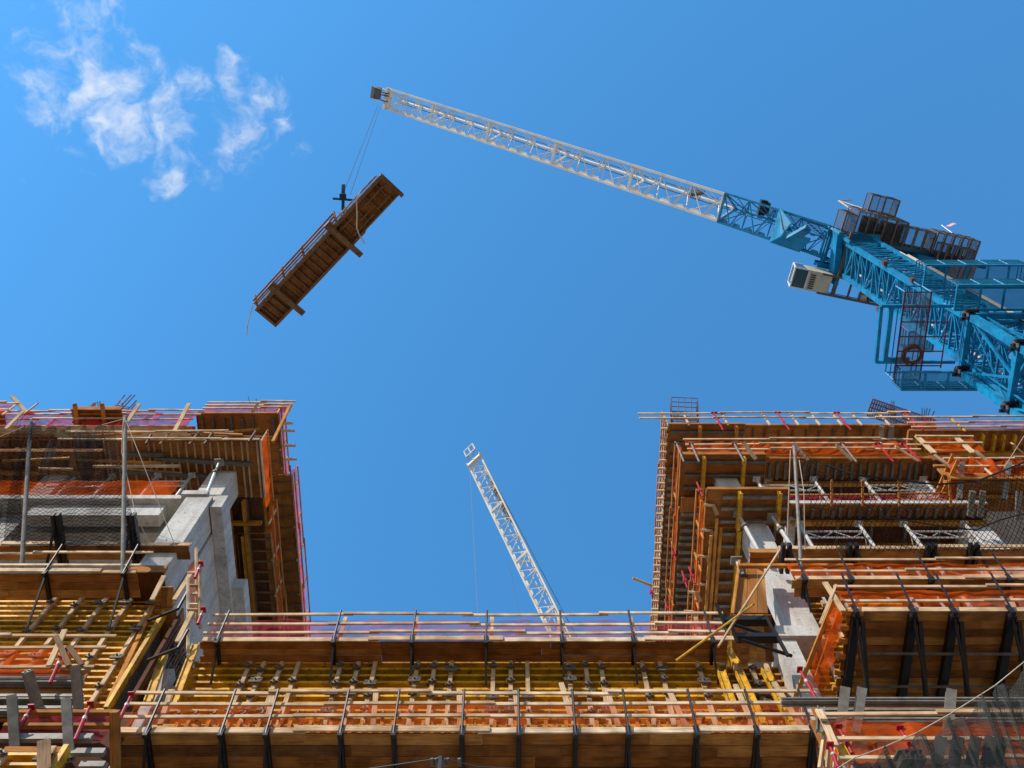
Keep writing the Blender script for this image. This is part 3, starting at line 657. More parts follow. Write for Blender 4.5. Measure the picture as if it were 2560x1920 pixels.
# hoist ropes, hook block, hanging form panel
HK = PS(857, 486, 62.5)
m = MB(); m.tube(PS(945, 263, 104.6), HK+V((-.1, 0, 1)), .02, 5); m.tube(PS(950, 268, 104.2), HK+V((.45, 0, .1)), .02, 5); m.build('hoist_rope', 'cable', crane)
hk = thing('hook_block', HK, 'blue crane hook block hanging on thin cables above the timber panel', 'hook')
m = MB(); m.beam(HK+V((-.05, -.45, .8)), HK+V((-.02, .15, .1)), .2, .18); m.tube(HK+V((0, -.2, .3)), HK+V((0, .9, -.3)), .1, 8); m.build('block_body', 'hookblue', hk)
m = MB(); m.beam(HK+V((-.62, .25, 0)), HK+V((.62, .35, 0)), .12, .16); m.beam(HK+V((-.2, .1, 0)), HK+V((.2, .1, 0)), .3, .12); m.build('cross_bar', 'hookblue', hk)
m = MB()
for k in range(5): m.torus(HK+V((rnd(-.15, .15), .85+.15*k, -.3-.1*k)), V((1, rnd(-1, 1), rnd(-1, 1))), .12, .03, 10, 5)
m.build('chain', 'clampm', hk)
ZP = 60.5
A_, D_, B_ = PZ(636, 775, ZP), PZ(953, 436, ZP), PZ(690, 822, ZP)
e1 = (D_-A_); PL = e1.length; e1 = e1/PL; e2 = (B_-A_); e2 = (e2-e1*e2.dot(e1)).normalized(); PWd = (B_-A_).length*.97
tilt = .10; e3 = V((0, 0, 1))
e2 = (e2+e3*.10).normalized(); e3 = e1.cross(e2); e3 = e3 if e3.z > 0 else -e3
def pp(l, w_, h): return A_+e1*l+e2*w_+e3*h
pn = thing('formwork_panel', A_+e1*PL/2, 'long brown timber and steel formwork panel hanging from the blue crane', 'formwork panel')
m = MB(); m.quadbox(pp(PL/2, PWd/2, .42), [e1, e2, e3], [PL-.1, PWd-.1, .03]); m.build('plywood_face', 'ply', pn)
M['panelsteel'] = paint('brown_panel_steel', (.22, .10, .035), .6, (.5, .4, .3), .7, 3); M['panelrib'] = paint('brown_rib_steel', (.2, .085, .03), .6, (.5, .4, .3), .8, 3)
m = MB()
m.ibeam(pp(0, .1, .2), pp(PL, .1, .2), .2, .4, .04, e3); m.ibeam(pp(.2, PWd-.08, .2), pp(PL*.72, PWd-.08, .2), .16, .4, .04, e3); m.build('edge_beam', 'panelsteel', pn)
m = MB(); m.ibeam(pp(PL*.72, PWd-.12, .25), pp(PL, PWd-.12, .25), .1, .3, .03, e3); m.build('end_beam', 'panelsteel', pn); m = MB(); m.ibeam(pp(.08, 0, .2), pp(.08, PWd, .2), .16, .35, .03, e3); m.ibeam(pp(PL-.1, 0, .2), pp(PL-.1, PWd+.12, .2), .2, .35, .03, e3); m.build('end_beam', 'panelsteel', pn)
for k in range(24):
    l = .35+k*(PL-.6)/23
    if k > 16 and k % 2: continue
    m = MB(); m.ibeam(pp(l, .15, .3), pp(l, PWd-.12, .3), .09, .2, .025, e3); m.build('cross_rib', 'panelrib', pn)
for (l0_, l1_, w_) in ((PL*.74, PL*.86, .95), (PL*.62, PL*.78, .5), (PL*.8, PL*.96, .55), (PL*.85, PL*.95, 1.2), (PL*.66, PL*.82, 1.25), (PL*.6, PL*.66, .45)):
    m = MB(); m.beam(pp(l0_, w_, .17), pp(l1_, w_, .17), .09, .12, e3); m.build('stringer', 'panelsteel', pn)
for l, ex in ((PL*.165, .62), (PL*.615, .72)):
    m = MB(); m.beam(pp(l, -.25, -.12), pp(l, PWd+ex, -.12), .3, .26, e3); m.beam(pp(l, -.35, 0), pp(l, .25, 0), .45, .35, e3); m.tube(pp(l, PWd+ex-.15, -.45), pp(l, PWd+ex-.15, .1), .05, 6); m.build('lifting_beam', 'panelsteel', pn)
m = MB()
for k in range(40): m.tube(pp(.3+k*.19*PL/9.2, PWd+.006, .22+.05*(k % 2)), pp(.3+k*.19*PL/9.2, PWd+.012, .22+.05*(k % 2)), .028, 6)
m.build('bolt_hole', 'white', pn)
for h, o_ in ((.5, -.22), (.85, -.34)):
    m = MB(); m.beam(pp(.1, o_, h), pp(PL*.66, o_-.06, h), .1, .12, e3); m.build('guard_rail', 'plank', pn)
m = MB(); m.beam(pp(.1, -.1, .52), pp(PL*.97, -.1, .52), .1, .06, e3); m.build('edge_timber', 'pine', pn)
for l in (.02, .24, .40, .655):
    m = MB(); m.beam(pp(PL*l, -.05, .3), pp(PL*l, -.42, 1.15)+e1*.1, .1, .1, e1); m.build('guard_post', 'plank', pn)
for k in range(9):
    l = .1+k*.058*PL; m = None
m = MB()
for k in range(12): m.tube(pp(.5+k*.5*PL/9.5, -.02, .1), pp(.9+k*.5*PL/9.5, -.02, .34), .02, 4)
m.build('edge_lacing', 'pine', pn)
def rope(pts, r, nm, lab, sag=0):
    m = MB(); m.path([V(p) for p in pts], r, 5); return single(m, nm, 'rope', lab, 'rope')
rope([PZ(904, 475, ZP-.4), PZ(891, 498, ZP-.6), PZ(893, 540, ZP-.8), PZ(892, 570, ZP-1.0), PZ(899, 589, ZP-1.1), PZ(906, 598, ZP-1.3), PZ(911, 609, ZP-1.5)], .04, 'tag_line', 'pale rope dangling across the middle of the hanging panel')
rope([PZ(632, 763, ZP), PZ(624, 790, ZP-.6), PZ(618, 815, ZP-1.2), PZ(617, 838, ZP-1.7)], .035, 'tag_line', 'thin pale rope hanging from the lower end of the panel')

# second, white crane behind the building
J2T = PS(1187, 1152, 108); J2B = PS(1402, 1592, 92); d2 = (J2B-J2T)
s2 = V((.70, -.72, 0)); s2 = (s2-d2.normalized()*s2.dot(d2.normalized())).normalized(); u2 = d2.cross(s2).normalized(); u2 = u2 if u2.y > 0 else -u2
J2E = J2T+d2*1.75
cr2 = thing('tower_crane', (J2E.x, J2E.y, 0), 'white lattice crane jib rising behind the netted middle bridge', 'crane')
for i in range(6):
    a, b = [1.75*k/6 for k in (i, i+1)]
    tri_section(cr2, J2T+d2*a, J2T+d2*b, s2, u2, 1.75, 1.5, 3, 'white', .10, .045, walk=True)
m = MB(); m.beam(J2T+s2*.95, J2T-s2*.95, .4, .5); 
for s_ in (-.9, 0, .9): m.tube(J2T+s2*s_-d2.normalized()*.1, J2T+s2*(s_+.1)-d2.normalized()*.1, .3, 12)
m.build('jib_head', 'white', cr2)
m = MB(); dd = d2.normalized()
for s_ in (-.6, .6): m.tube(J2T+s2*s_, J2T-dd*1.3+s2*s_, .045, 5)
m.tube(J2T+s2*.6, J2T-dd*1.3-s2*.6, .03, 4); m.tube(J2T-s2*.6, J2T-dd*1.3+s2*.6, .03, 4)
m.build('end_bracket', 'alu', cr2)
m = MB(); e = J2T-dd*1.25
for s_ in (-.65, 0, .65): m.beam(e+s2*s_, e-dd*.8+s2*s_, .13, .14)
for q in (0, .8): m.beam(e-dd*q-s2*.7, e-dd*q+s2*.7, .13, .14)
m.build('end_platform', 'white', cr2)
m = MB()
for s_ in (-.2, .2): m.tube(J2T+u2*1.6+s2*s_, J2E+u2*3.5+s2*s_, .035, 4)
m.tube(J2T-s2*.8, J2T-s2*.8+V((2.5, 1.5, -40)), .02, 4); m.tube(PS(1270, 1400, 98), PS(1305, 1560, 93), .02, 4); m.tube(PS(1342, 1430, 97), PS(1425, 1600, 92), .03, 4)
m.build('crane_rope', 'alu', cr2)
m = MB(); m.beam(J2T+d2*.13+u2*1.1+s2*.15, J2T+d2*.36+u2*1.1+s2*.15, .3, .7, u2); m.build('cable_basket', 'alu', cr2)
m = MB(); m.box((J2E.x-1.5, J2E.y-1.5, J2E.z-2.5), (J2E.x+1.5, J2E.y+1.5, J2E.z)); m.build('turntable', 'white', cr2)
mast(cr2, J2E.x-1, J2E.y-1, 2.0, .2, J2E.z-2.5, 2.5, .2, .08, 'white')
# ================================================================ the building under construction
FF = Fr('front', 0.)       # l = x, o = -y  (p(l, -Y, z))
def FB(mb, x0, x1, y0, y1, z0, z1): mb.box(V((x0, y0, z0)), V((x1, y1, z1)))
ZA, ZB, ZC = ZV(1064, 14.2), ZV(1150, 14.2), ZV(1258, 14.2)
ZLA, ZLB, ZLC = ZV(1034, 14.), ZV(1100, 13.7), ZV(1240, 14.25)
XE = 21.3
XLA = PZ(697, 1060, ZLA).x; XLS = PZ(736, 1300, ZLA).x; XLB = PZ(676, 1340, ZLB).x
bl = thing('concrete_building', (-12, 18, 0), 'left wing of the unfinished concrete building with bare sunlit columns', 'building')
br = thing('concrete_building', (12, 18, 0), 'right wing of the unfinished concrete building with sunlit pale columns', 'building')
bm = thing('concrete_building', (-1, 18, 0), 'low middle wing of the unfinished building between two taller wings', 'building')
def part(p, nm, mat, *bx):
    m = MB()
    for b in bx: FB(m, *b)
    return m.build(nm, mat, p)
# --- left wing concrete
part(bl, 'column', 'conc', (-10.85, -9.95, 14.85, 15.8, ZLC, ZLB-.1)); part(bl, 'column', 'conc', (-10.6, -9.75, 14.2, 15.2, ZV(1500, 15), ZLC-.125))
part(bl, 'column', 'conc', (-16.65, -15.85, 14.85, 15.7, ZV(1500, 15), ZLB-.1)); part(bl, 'column', 'conc', (-21.6, -20.8, 14.85, 15.7, ZV(1500, 15), ZLB-.1))
part(bl, 'slab', 'conc', (-26, -10.8, 14.28, 24, ZLC-.12, ZLC+.14)); part(bl, 'capital', 'conc', (-10.79, PZ(522, 1250, ZLC).x-.004, 14.12, 15.6, ZLC-.12, ZLC+.16)); part(bl, 'slab', 'conc', (-26, -10.5, 15.2, 24, ZLC-.75, ZLC-.124))
part(bl, 'beam', 'conc', (-15.6, -11.3, 14.5, 14.9, ZLC-.9, ZLC-.13)); part(bl, 'beam', 'conc', (-26, -16.8, 14.5, 14.9, ZLC-.9, ZLC-.13))
part(bl, 'beam', 'conc', (PZ(523, 1260, ZLC-.7).x, PZ(553, 1260, ZLC-.7).x, 14.3, 26, ZLC-.7, ZLC+.14)); part(bl, 'wall', 'conc', (-10.38, PZ(523, 1260, ZLC-.7).x-.004, 15.3, 26, 21, ZLC-.13))
part(bl, 'slab', 'conc', (PZ(555, 1480, ZLC-.5).x, PZ(609, 1480, ZLC-.5).x, YV(1470, ZLC-.5), 26, ZLC-.5, ZLC+.1))
part(bl, 'slab', 'conc', (-26, XLB-.3, 15.0, 26, ZLB+.06, ZLB+.3)); part(bl, 'slab', 'conc', (-26, -9.6, 15.0, 26, ZLA+.1, ZLA+.3)); part(bl, 'slab', 'conc', (-26, -9.6, 15.2, 26, 24.6, 24.9))
part(bl, 'wall', 'conc', (-26, -10.5, 25.5, 26, .2, ZLB)); 
csh = thing('column_formwork', (-10.2, 14.2, ZV(1500, 15)), 'dark plywood cap closing the foot of the sunlit left column', 'column formwork'); part(csh, 'panel', 'shadeply', (-10.68, -9.68, 14.1, 15.25, ZV(1500, 15)-.06, ZV(1500, 15)-.005)); part(csh, 'panel', 'plank', (-10.68, -9.68, 14.1, 14.19, ZV(1500, 15)-.004, ZV(1500, 15)+.35))
# --- right wing concrete
part(br, 'column', 'conc', (7.2, 7.98, 14.85, 15.6, ZC+.25, ZB-.02)); part(br, 'column', 'conc', (7.4, 8.15, 14.85, 15.6, 24.6, ZC-.05)); part(br, 'column', 'conc', (6.82, 7.32, 14.75, 15.6, 17.5, 24.4))
part(br, 'column', 'conc', (6.9, 7.9, 14.65, 15.5, 24.42, 24.9))
part(br, 'column', 'conc', (14.4, 15.25, 14.85, 15.6, 24, ZC-.05)); part(br, 'column', 'conc', (14.0, 14.8, 14.95, 15.6, ZC+.25, ZB-.02))
part(br, 'slab', 'conc', (8.9, 15.3, 14.22, 26, ZC+.04, ZC+.24)); part(br, 'slab', 'conc', (6.9, XE, 14.9, 26, ZB+.06, ZB+.3)); part(br, 'slab', 'conc', (6.9, XE, 14.9, 26, ZA+.06, ZA+.3)); part(br, 'slab', 'conc', (7.0, XE, 15.7, 26, 24.5, 24.8))
part(br, 'wall', 'conc', (7.2, XE, 25.5, 26, .2, ZB)); part(br, 'wall', 'conc', (6.75, 7.3, 15.62, 26, 17, 24.4))
# --- middle wing
part(bm, 'slab', 'conc', (-9.3, 6.7, 15.6, 24, 23.3, 23.6)); part(bm, 'wall', 'conc', (-9.3, 6.7, 15.75, 16.1, .2, 23.2))

# --- slab soffit formwork: plywood with joists hung below
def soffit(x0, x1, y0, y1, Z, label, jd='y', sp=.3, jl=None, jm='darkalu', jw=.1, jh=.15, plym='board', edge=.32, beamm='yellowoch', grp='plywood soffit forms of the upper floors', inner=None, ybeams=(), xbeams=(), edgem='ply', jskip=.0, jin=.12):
    t = thing('slab_formwork', ((x0+x1)/2, y0, Z), label, 'slab formwork', grp)
    m = MB(); nx = max(1, round((x1-x0)/2.4))
    for i in range(nx): FB(m, x0+(x1-x0)*i/nx+.004, x0+(x1-x0)*(i+1)/nx-.004, y0, y1, Z+rnd(0, .008), Z+.03)
    m.build('plywood', plym, t)
    if edge:
        m = MB()
        for i in range(nx): FB(m, x0+(x1-x0)*i/nx+.004, x0+(x1-x0)*(i+1)/nx-.004, y0-.04, y0-.005, Z-.05, Z+edge)
        FB(m, x0-.04, x0-.005, y0, y1, Z-.05, Z+edge); FB(m, x1+.005, x1+.04, y0, y1, Z-.05, Z+edge)
        m.build('edge_board', edgem, t)
    if sp:
        if jd == 'y':
            n = int((x1-x0)/sp)
            for i in range(min(n, 90)):
                if rnd(0, 1) < jskip: continue
                x = x0+(i+.5)*(x1-x0)/n+rnd(-.05, .05); m = MB(); a = y0+jin+rnd(-.03, .05)
                m.ibeam((x, a, Z-jh/2), (x, (jl or y1)-.02, Z-jh/2), jw, jh-.004, .02); m.build('joist', jm, t)
        else:
            n = int((y1-y0)/sp)
            for i in range(min(n, 90)):
                if rnd(0, 1) < jskip: continue
                y = y0+(i+.5)*(y1-y0)/n+rnd(-.03, .03); m = MB()
                m.ibeam((x0+jin+rnd(-.03, .02), y, Z-jh/2), ((jl or x1)+rnd(-.05, .05), y, Z-jh/2), jw, jh-.004, .02); m.build('joist', jm, t)
    for y in ybeams:
        m = MB(); m.ibeam((x0+.05, y, Z-jh-.11), (x1-.05, y, Z-jh-.11), .12, .2, .03); m.build('bearer', beamm, t)
    for x in xbeams:
        m = MB(); m.ibeam((x, y0-.02, Z-jh-.11), (x, y1, Z-jh-.11), .12, .2, .03); m.build('bearer', beamm, t)
    if inner:
        m = MB(); FB(m, x0+.3, x1-.1, y1+.01, inner, Z-.02, Z+.02); m.build('inner_plywood', 'shadeply', t)  # inner soffit sheet, its dark tone standing in for shade
        k = int((x1-x0)/1.1); m = None
        for i in range(min(k, 16)):
            m = MB(); x = x0+.5+i*1.1; m.ibeam((x, y1+.05, Z-.1), (x, inner, Z-.1), .09, .15, .02); m.build('joist', 'darkalu', t)
        m = MB(); m.ibeam((x0+.3, y1+.9, Z-.3), (x1-.1, y1+.9, Z-.3), .12, .2, .03); m.build('bearer', beamm, t)
    return t
YA1, YB1, YC1 = YV(1108, ZA), YV(1190, ZB), YV(1292, ZC)
soffit(9.0, 16.3, 14.2, YA1+.35, ZA, 'long front soffit form under the guard rails at the top of the right wing', sp=.5, jm='oldwood', jw=.05, jh=.09, inner=22, edge=.12, plym='ply', ybeams=(YA1+.4,))
soffit(6.0, 8.95, 14.15, 16.2, ZA, 'top corner soffit form of the right wing with grey beams lying sideways', jd='x', sp=.5, inner=None, xbeams=(7.2, 8.6), edge=.1, jm='darkalu')
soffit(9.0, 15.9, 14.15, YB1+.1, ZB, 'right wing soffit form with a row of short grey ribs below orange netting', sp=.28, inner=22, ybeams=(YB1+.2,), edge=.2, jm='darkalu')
soffit(6.0, 8.95, 14.0, 16.0, ZB, 'second corner soffit form of the right wing under the orange net', jd='x', sp=.45, xbeams=(6.75, 8.15), edge=.18, beamm='yellow')
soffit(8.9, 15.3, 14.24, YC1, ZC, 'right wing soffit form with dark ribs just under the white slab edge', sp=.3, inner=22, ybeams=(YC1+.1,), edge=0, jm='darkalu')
soffit(6.25, 8.85, 13.72, 15.0, ZC, 'stamped plywood corner form with three grey beams beside the upper right column', jd='x', sp=.38, xbeams=(7.25, 8.5), edge=.12, beamm='yellow', jin=.45, jm='alu')
# side strips facing the courtyard
soffit(6.02, 7.4, 16.25, 25.5, ZA-.01, 'top side soffit form of the right wing facing the open court, dense grey ribs', jd='x', sp=.31, jl=6.72, edge=.12, jm='alu', jin=.05, jh=.19, jw=.12)
soffit(6.02, 7.4, 16.1, 24.6, ZB-.01, 'middle side soffit form of the right wing facing the court, dense grey ribs', jd='x', sp=.3, jl=6.75, edge=.12, jm='alu', jin=.05, jh=.19, jw=.12)
soffit(6.25, 8.0, 15.05, 22.5, ZC-.01, 'lower side soffit form of the right wing with stamped orange plywood edge', jd='x', sp=.42, jl=7.25, edge=.12, jm='alu', jin=.42, xbeams=(7.3,), beamm='yellow')
# --- left wing soffits
XL0 = XU(488, 1040, 14.0)
soffit(XL0, XLA, 14.0, 16.6, ZLA, 'top corner soffit form of the left wing with a row of grey joist ends', sp=.38, jl=14.75, jm='darkalu', ybeams=(14.95,), edge=.12, plym='ply', jskip=.1)
soffit(XLS-1.2, XLS, 16.66, 25.8, ZLA-.01, 'top side soffit of the left wing facing the court with ladder like joists', jd='x', sp=.5, jm='oldwood', jw=.05, jh=.1, edge=.15, plym='plank', jin=.5, xbeams=(XLS-.85,))
soffit(-14.6, -9.05, 13.7, YV(1243, ZLB), ZLB, 'orange brown plywood soffit with pale battens above the left column', sp=.27, jm='pine', jw=.05, jh=.09, edge=.1, plym='ply', jskip=.1, edgem='pine', inner=22, jin=.05)
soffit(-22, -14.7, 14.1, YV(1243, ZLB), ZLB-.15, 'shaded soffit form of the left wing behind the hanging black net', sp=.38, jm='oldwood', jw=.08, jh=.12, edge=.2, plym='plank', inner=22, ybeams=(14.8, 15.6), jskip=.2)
soffit(XLB-1.2, XLB, YV(1333, ZLB), 24.5, ZLB-.01, 'lower side soffit of the left wing facing the court, small ladder like joists', jd='x', sp=.42, jm='oldwood', jw=.05, jh=.1, edge=.12, plym='plank', xbeams=(XLB-.95,))
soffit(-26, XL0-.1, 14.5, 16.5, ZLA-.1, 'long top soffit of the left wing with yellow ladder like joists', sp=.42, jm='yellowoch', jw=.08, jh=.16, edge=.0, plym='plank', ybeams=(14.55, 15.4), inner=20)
soffit(-14, XLS-1.25, 16.65, 26, ZLA-.02, 'dark inner soffit of the left wing behind the top corner form', sp=.6, jm='oldwood', jw=.06, jh=.12, edge=0, plym='shadeply', ybeams=(18.2, 20.4), xbeams=(-9.9,))
soffit(-14, XLB-1.25, YV(1245, ZLB), 26, ZLB-.02, 'dark soffit of the left wing court side with ochre bearers', sp=.8, jm='oldwood', jw=.06, jh=.12, edge=0, plym='shadeply', ybeams=(YV(1322, ZLB), YV(1466, ZLB)), xbeams=(-9.75, -10.3))
# loose dark walers under the batten soffit
for (u0, v0, u1, v1) in ((318, 1135, 410, 1136), (390, 1147, 630, 1160), (318, 1180, 520, 1190)):
    m = MB(); m.ibeam(PZ(u0, v0, ZLB-.18), PZ(u1, v1, ZLB-.18), .14, .16, .03); single(m, 'waler_beam', 'darkalu', 'grey metal beam slung under the orange plywood soffit '+{1135: 'near the left pole', 1147: 'crossing above the concrete column', 1180: 'just above the orange strip net'}[v0], 'beam', 'beams under the left plywood soffit')
# --- guard rails and nets of upper edges
def guard(F, l0, l1, o, z, h, label, rails=(.3, .65, 1.), posts=(), pm='pine', netm=None, pr=.045, railm='pine', net_h=None, seg=(2.4, 4.2), amp=.04, post_h=1.05, name='guard_railing', cross=0, cat='guard rail', pw=.07, jit=.04):
    t = thing(name, F.p((l0+l1)/2, o, z), label, cat, 'timber guard rails along the slab edges')
    for f in rails:
        m = MB(); boards(m, F, l0, l1, o, z+h*f, .09, .045, seg, jit); m.build('rail', railm, t)
    for l in posts:
        m = MB()
        if pm in ('red', 'alu', 'black'): m.tube(F.p(l, o-.04, z-.35), F.p(l, o-.04, z+h*post_h), pr, 6); F.box(m, l-.09, l+.09, o-.1, o+.03, z+h*post_h, z+h*post_h+.04)
        else: m.beam(F.p(l, o-.045, z-.2), F.p(l, o-.045, z+h*post_h), pw, .045, F.p(0, 1, 0)-F.p(0, 0, 0))
        m.build('post', pm, t)
    if netm: netting(F, l0+.05, l1-.05, o-.09, z, z+(net_h or h), amp).build('safety_net', netm, t)
    return t
F0 = Fr('front', 0)
def xs(us, v, Y): return [XU(u, v, Y) for u in us]
guard(F0, XU(1600, 1050, 14.1), XU(2300, 1050, 14.1), -14.1, ZA+.1, 1.0, 'long pale timber guard rail along the top front edge of the right wing', rails=(.45, 1.), posts=xs([1722, 1800, 1820, 1925, 1997, 2050, 2105, 2155, 2225, 2290], 1060, 14.1))
for i, u in enumerate((1800, 1965, 2118, 2296)):
    b = PY(u+4, 1068, 14.05); m = MB(); m.tube(b-V((0, 0, .3)), b+V((0, 0, 1.6)), .036, 6); m.tube(b+V((-.1, 0, 1.6)), b+V((.14, 0, 1.6)), .04, 6); m.tube(b+V((0, 0, .5)), b+V((0, 0, .8)), .046, 6)
    single(m, 'steel_prop', 'red', 'red prop on the right wing top edge, '+['by the corner rebar cage', 'second from the corner', 'just left of the large rebar cage', 'below the fan of loose rebar'][i], 'steel prop', 'red steel props')
guard(F0, XU(2285, 1080, 14.1), XE, -14.0, ZA-.75, 1.15, 'netted guard rail at the far right top edge where sky shows through purple netting', posts=xs([2420], 1080, 14.0), netm='purple', rails=(.1, .5, 1.), pm='yellow')
soffit(XU(2290, 1100, 14.1)+.1, XE, 14.1, 15.2, ZA-.8, 'yellow joist soffit form under the purple net at the far right', sp=.4, jm='yellow', jw=.09, jh=.2, ybeams=(14.9,), edge=.1, inner=20)
guard(F0, XU(1720, 1130, 14.0), XU(2300, 1130, 14.1), -13.95, ZB+.1, 1.25, 'orange netted guard rail across the second level of the right wing', rails=(.25, .6, 1.), posts=[], netm='net', amp=.07)
for i, (u, mt) in enumerate(((1738, 'alu'), (1850, 'alu'), (2130, 'alu'), (2222, 'red'), (2290, 'red'), (1700, 'alu'))):
    b = PY(u+8, 1150, 13.9); m = MB(); m.tube(b-V((0, 0, .15)), b+V((0, 0, 1.5)), .034, 6); m.beam(b+V((-.09, 0, 1.5)), b+V((.09, 0, 1.5)), .1, .03)
    single(m, 'steel_prop', mt, ('grey' if mt == 'alu' else 'red')+' prop in the orange netted rail, '+['near the right wing corner', 'by the tall yellow bearer', 'right of the tall net pole', 'near the middle of the rail', 'at the right end of the rail', 'at the very corner of the wing'][i], 'steel prop', 'steel props at the orange rail')
for i, (a, b) in enumerate((((1857, 1105), (1890, 1148)), ((1983, 1108), (2020, 1150)), ((2090, 1112), (2130, 1150)), ((2238, 1116), (2295, 1152)), ((2335, 1137), (2415, 1195)), ((2438, 1127), (2500, 1180)), ((2530, 1108), (2560, 1135)))):
    m = MB(); m.beam(PY(*b, 13.8), PY(*a, 13.35), .16, .045, V((0, 1, 0))); single(m, 'raking_board', 'pine', 'raking board at the orange rail of the right wing, '+['leftmost', 'second from left', 'third from left', 'fourth from left', 'fifth from left', 'sixth from left', 'rightmost'][i], 'board', 'raking boards on the right wing')
# far right stepped decks
guard(F0, XU(2285, 1100, 13.9), XU(2425, 1100, 13.9), -13.7, ZV(1124, 13.7), 1.3, 'short orange netted rail between two tall timbers near the top right', rails=(.5, 1.), posts=xs([2336, 2435], 1130, 13.7), netm='net', pm='pine', pw=.2)
fb = thing('edge_formwork', PY(2380, 1150, 13.8), 'small timber box form with dark gap under the short orange netted rail', 'edge formwork')
m = MB()
for (u0, u1, v0, v1) in ((2330, 2440, 1124, 1128), (2330, 2435, 1145, 1150), (2332, 2372, 1162, 1166), (2342, 2380, 1172, 1188)):
    a = PY(u0, v0, 13.8); b = PY(u1, v1, 13.8); FB(m, a.x, b.x, 13.78, 13.84, b.z, a.z)
m.build('board', 'ply', fb)
a, b = PY(2330, 1128, 14.1), PY(2440, 1190, 14.1); m = MB(); FB(m, a.x, b.x, 14.1, 15.5, a.z, a.z+.03); m.build('soffit_panel', 'plank', fb)
guard(F0, XU(2370, 1165, 13.7), XE, -13.6, ZV(1180, 13.6), 1.25, 'orange netted rail with bulging net at the far right third level', rails=(.4, .95), netm='net', amp=.14, posts=xs([2465], 1170, 13.6))
m = MB(); a = PY(2376, 1183, 13.6); b = PY(2560, 1265, 13.6)
ef = thing('edge_formwork', a, 'timber edge form with grey upright beams behind black netting at far right', 'edge formwork')
FB(m, a.x, XE, 13.75, 13.8, ZV(1196, 13.75), ZV(1183, 13.75)); m.build('edge_board', 'plank', ef)
m = MB(); FB(m, a.x, XE, 13.8, 15.2, ZV(1183, 13.8)-.02, ZV(1183, 13.8)+.02); m.build('soffit_panel', 'plank', ef)
for v in (1205, 1240):
    m = MB(); y = YV(v, ZV(1183, 13.8)-.1); FB(m, a.x, XE, y-.06, y+.06, ZV(1183, 13.8)-.16, ZV(1183, 13.8)-.025); m.build('bearer', 'yellowoch', ef)
def alubeam(u0, v0, u1, v1, y0, y1, label, w_=.17, mat='alu', grp='grey aluminium beams standing at the edges'):
    t = MB(); a, b = PY(u0, v0, y0), PY(u1, v1, y1); d = (a-b).normalized(); x = d.cross(V((0, 1, 0))).normalized(); z = x.cross(d)
    for s_ in (-1, 1):
        t.beam(a+z*s_*w_*.45, b+z*s_*w_*.45, w_, .03, z); t.beam(a+x*s_*w_*.36+z*.05, b+x*s_*w_*.36+z*.05, .035, w_*.5, z)
    t.beam(a, b, .03, w_*.9, z)
    return single(t, 'aluminium_beam', mat, label, 'aluminium beam', grp)
for i, (u0, v0, u1, v1) in enumerate(((2405, 1158, 2398, 1248), (2522, 1157, 2510, 1250), (2432, 1228, 2425, 1290), (2458, 1228, 2450, 1292), (2548, 1228, 2545, 1300), (2206, 1064, 2204, 1110), (2230, 1064, 2226, 1112))):
    alubeam(u0, v0, u1, v1, 13.5, 14.3, 'grey beam '+['rising through the black net beside the raking orange rails', 'rising at the right behind the black net', 'left one of a short pair behind the black net', 'right one of a short pair behind the black net', 'at the right picture edge beside the black net', 'left one of two on the top edge of the right wing', 'right one of two on the top edge of the right wing'][i])
sg = thing('guard_railing', PY(2360, 1250, 13.7), 'steep orange netted side rail between white shoring and black net', 'guard rail')
for (a, b) in (((2383, 1135), (2338, 1238)), ((2395, 1150), (2350, 1245)), ):
    m = MB(); m.beam(PY(*a, 13.2), PY(*b, 14.6), .1, .05); m.build('rail', 'orangewood', sg)
m = MB(); q = [PY(2383, 1140, 13.25), PY(2395, 1155, 13.25), PY(2384, 1262, 14.7), PY(2338, 1240, 14.65)]
m.grid(lambda a, b: (q[0]*(1-a)+q[3]*a)*(1-b)+(q[1]*(1-a)+q[2]*a)*b+V((.04*sin(a*19), .04*sin(a*13+b*5), 0)), 14, 4); m.build('safety_net', 'net', sg)
# side guards along the court (west face of the right wing)
FWt = Fr('west', 0.)
def gw(X, y0, y1, z, h, label, **k): return guard(Fr('west', X), y0, y1, .05, z, h, label, **k)
gw(6.0, 14.1, 24.6, ZA+.1, 1.15, 'guard rail with many short cross blocks on the court edge of the right wing', rails=(.1, .55, 1.0), posts=[14.2+.36*i for i in range(29)], pm='pine', pw=.11, railm='orangewood')
gw(6.0, 14.0, 24.2, ZB+.05, 1.2, 'orange netted guard rail along the court side of the second level, right wing', rails=(.2, 1.0), posts=[16, 18, 20, 22, 24], netm='net', railm='orangewood', pm='orangewood')
gw(6.2, 14.3, 22.2, ZC+.05, 1.2, 'orange netted guard rail along the court side of the third level, right wing', rails=(.3, 1.0), posts=[15.4, 16.6, 18, 19.2, 20.6], netm='net', railm='orangewood', pm='orangewood')
ct_ = thing('work_platform', (5.9, 19, ZA), 'row of short pale cross timbers along the outermost court edge of the right wing', 'edge timbers')
for i in range(31):
    m = MB(); y_ = 14.3+i*.33+rnd(-.03, .03); m.beam((5.72+rnd(-.03, .03), y_, ZA-.06), (6.0, y_, ZA-.06), .07, .09); m.build('cross_timber', 'pine', ct_)
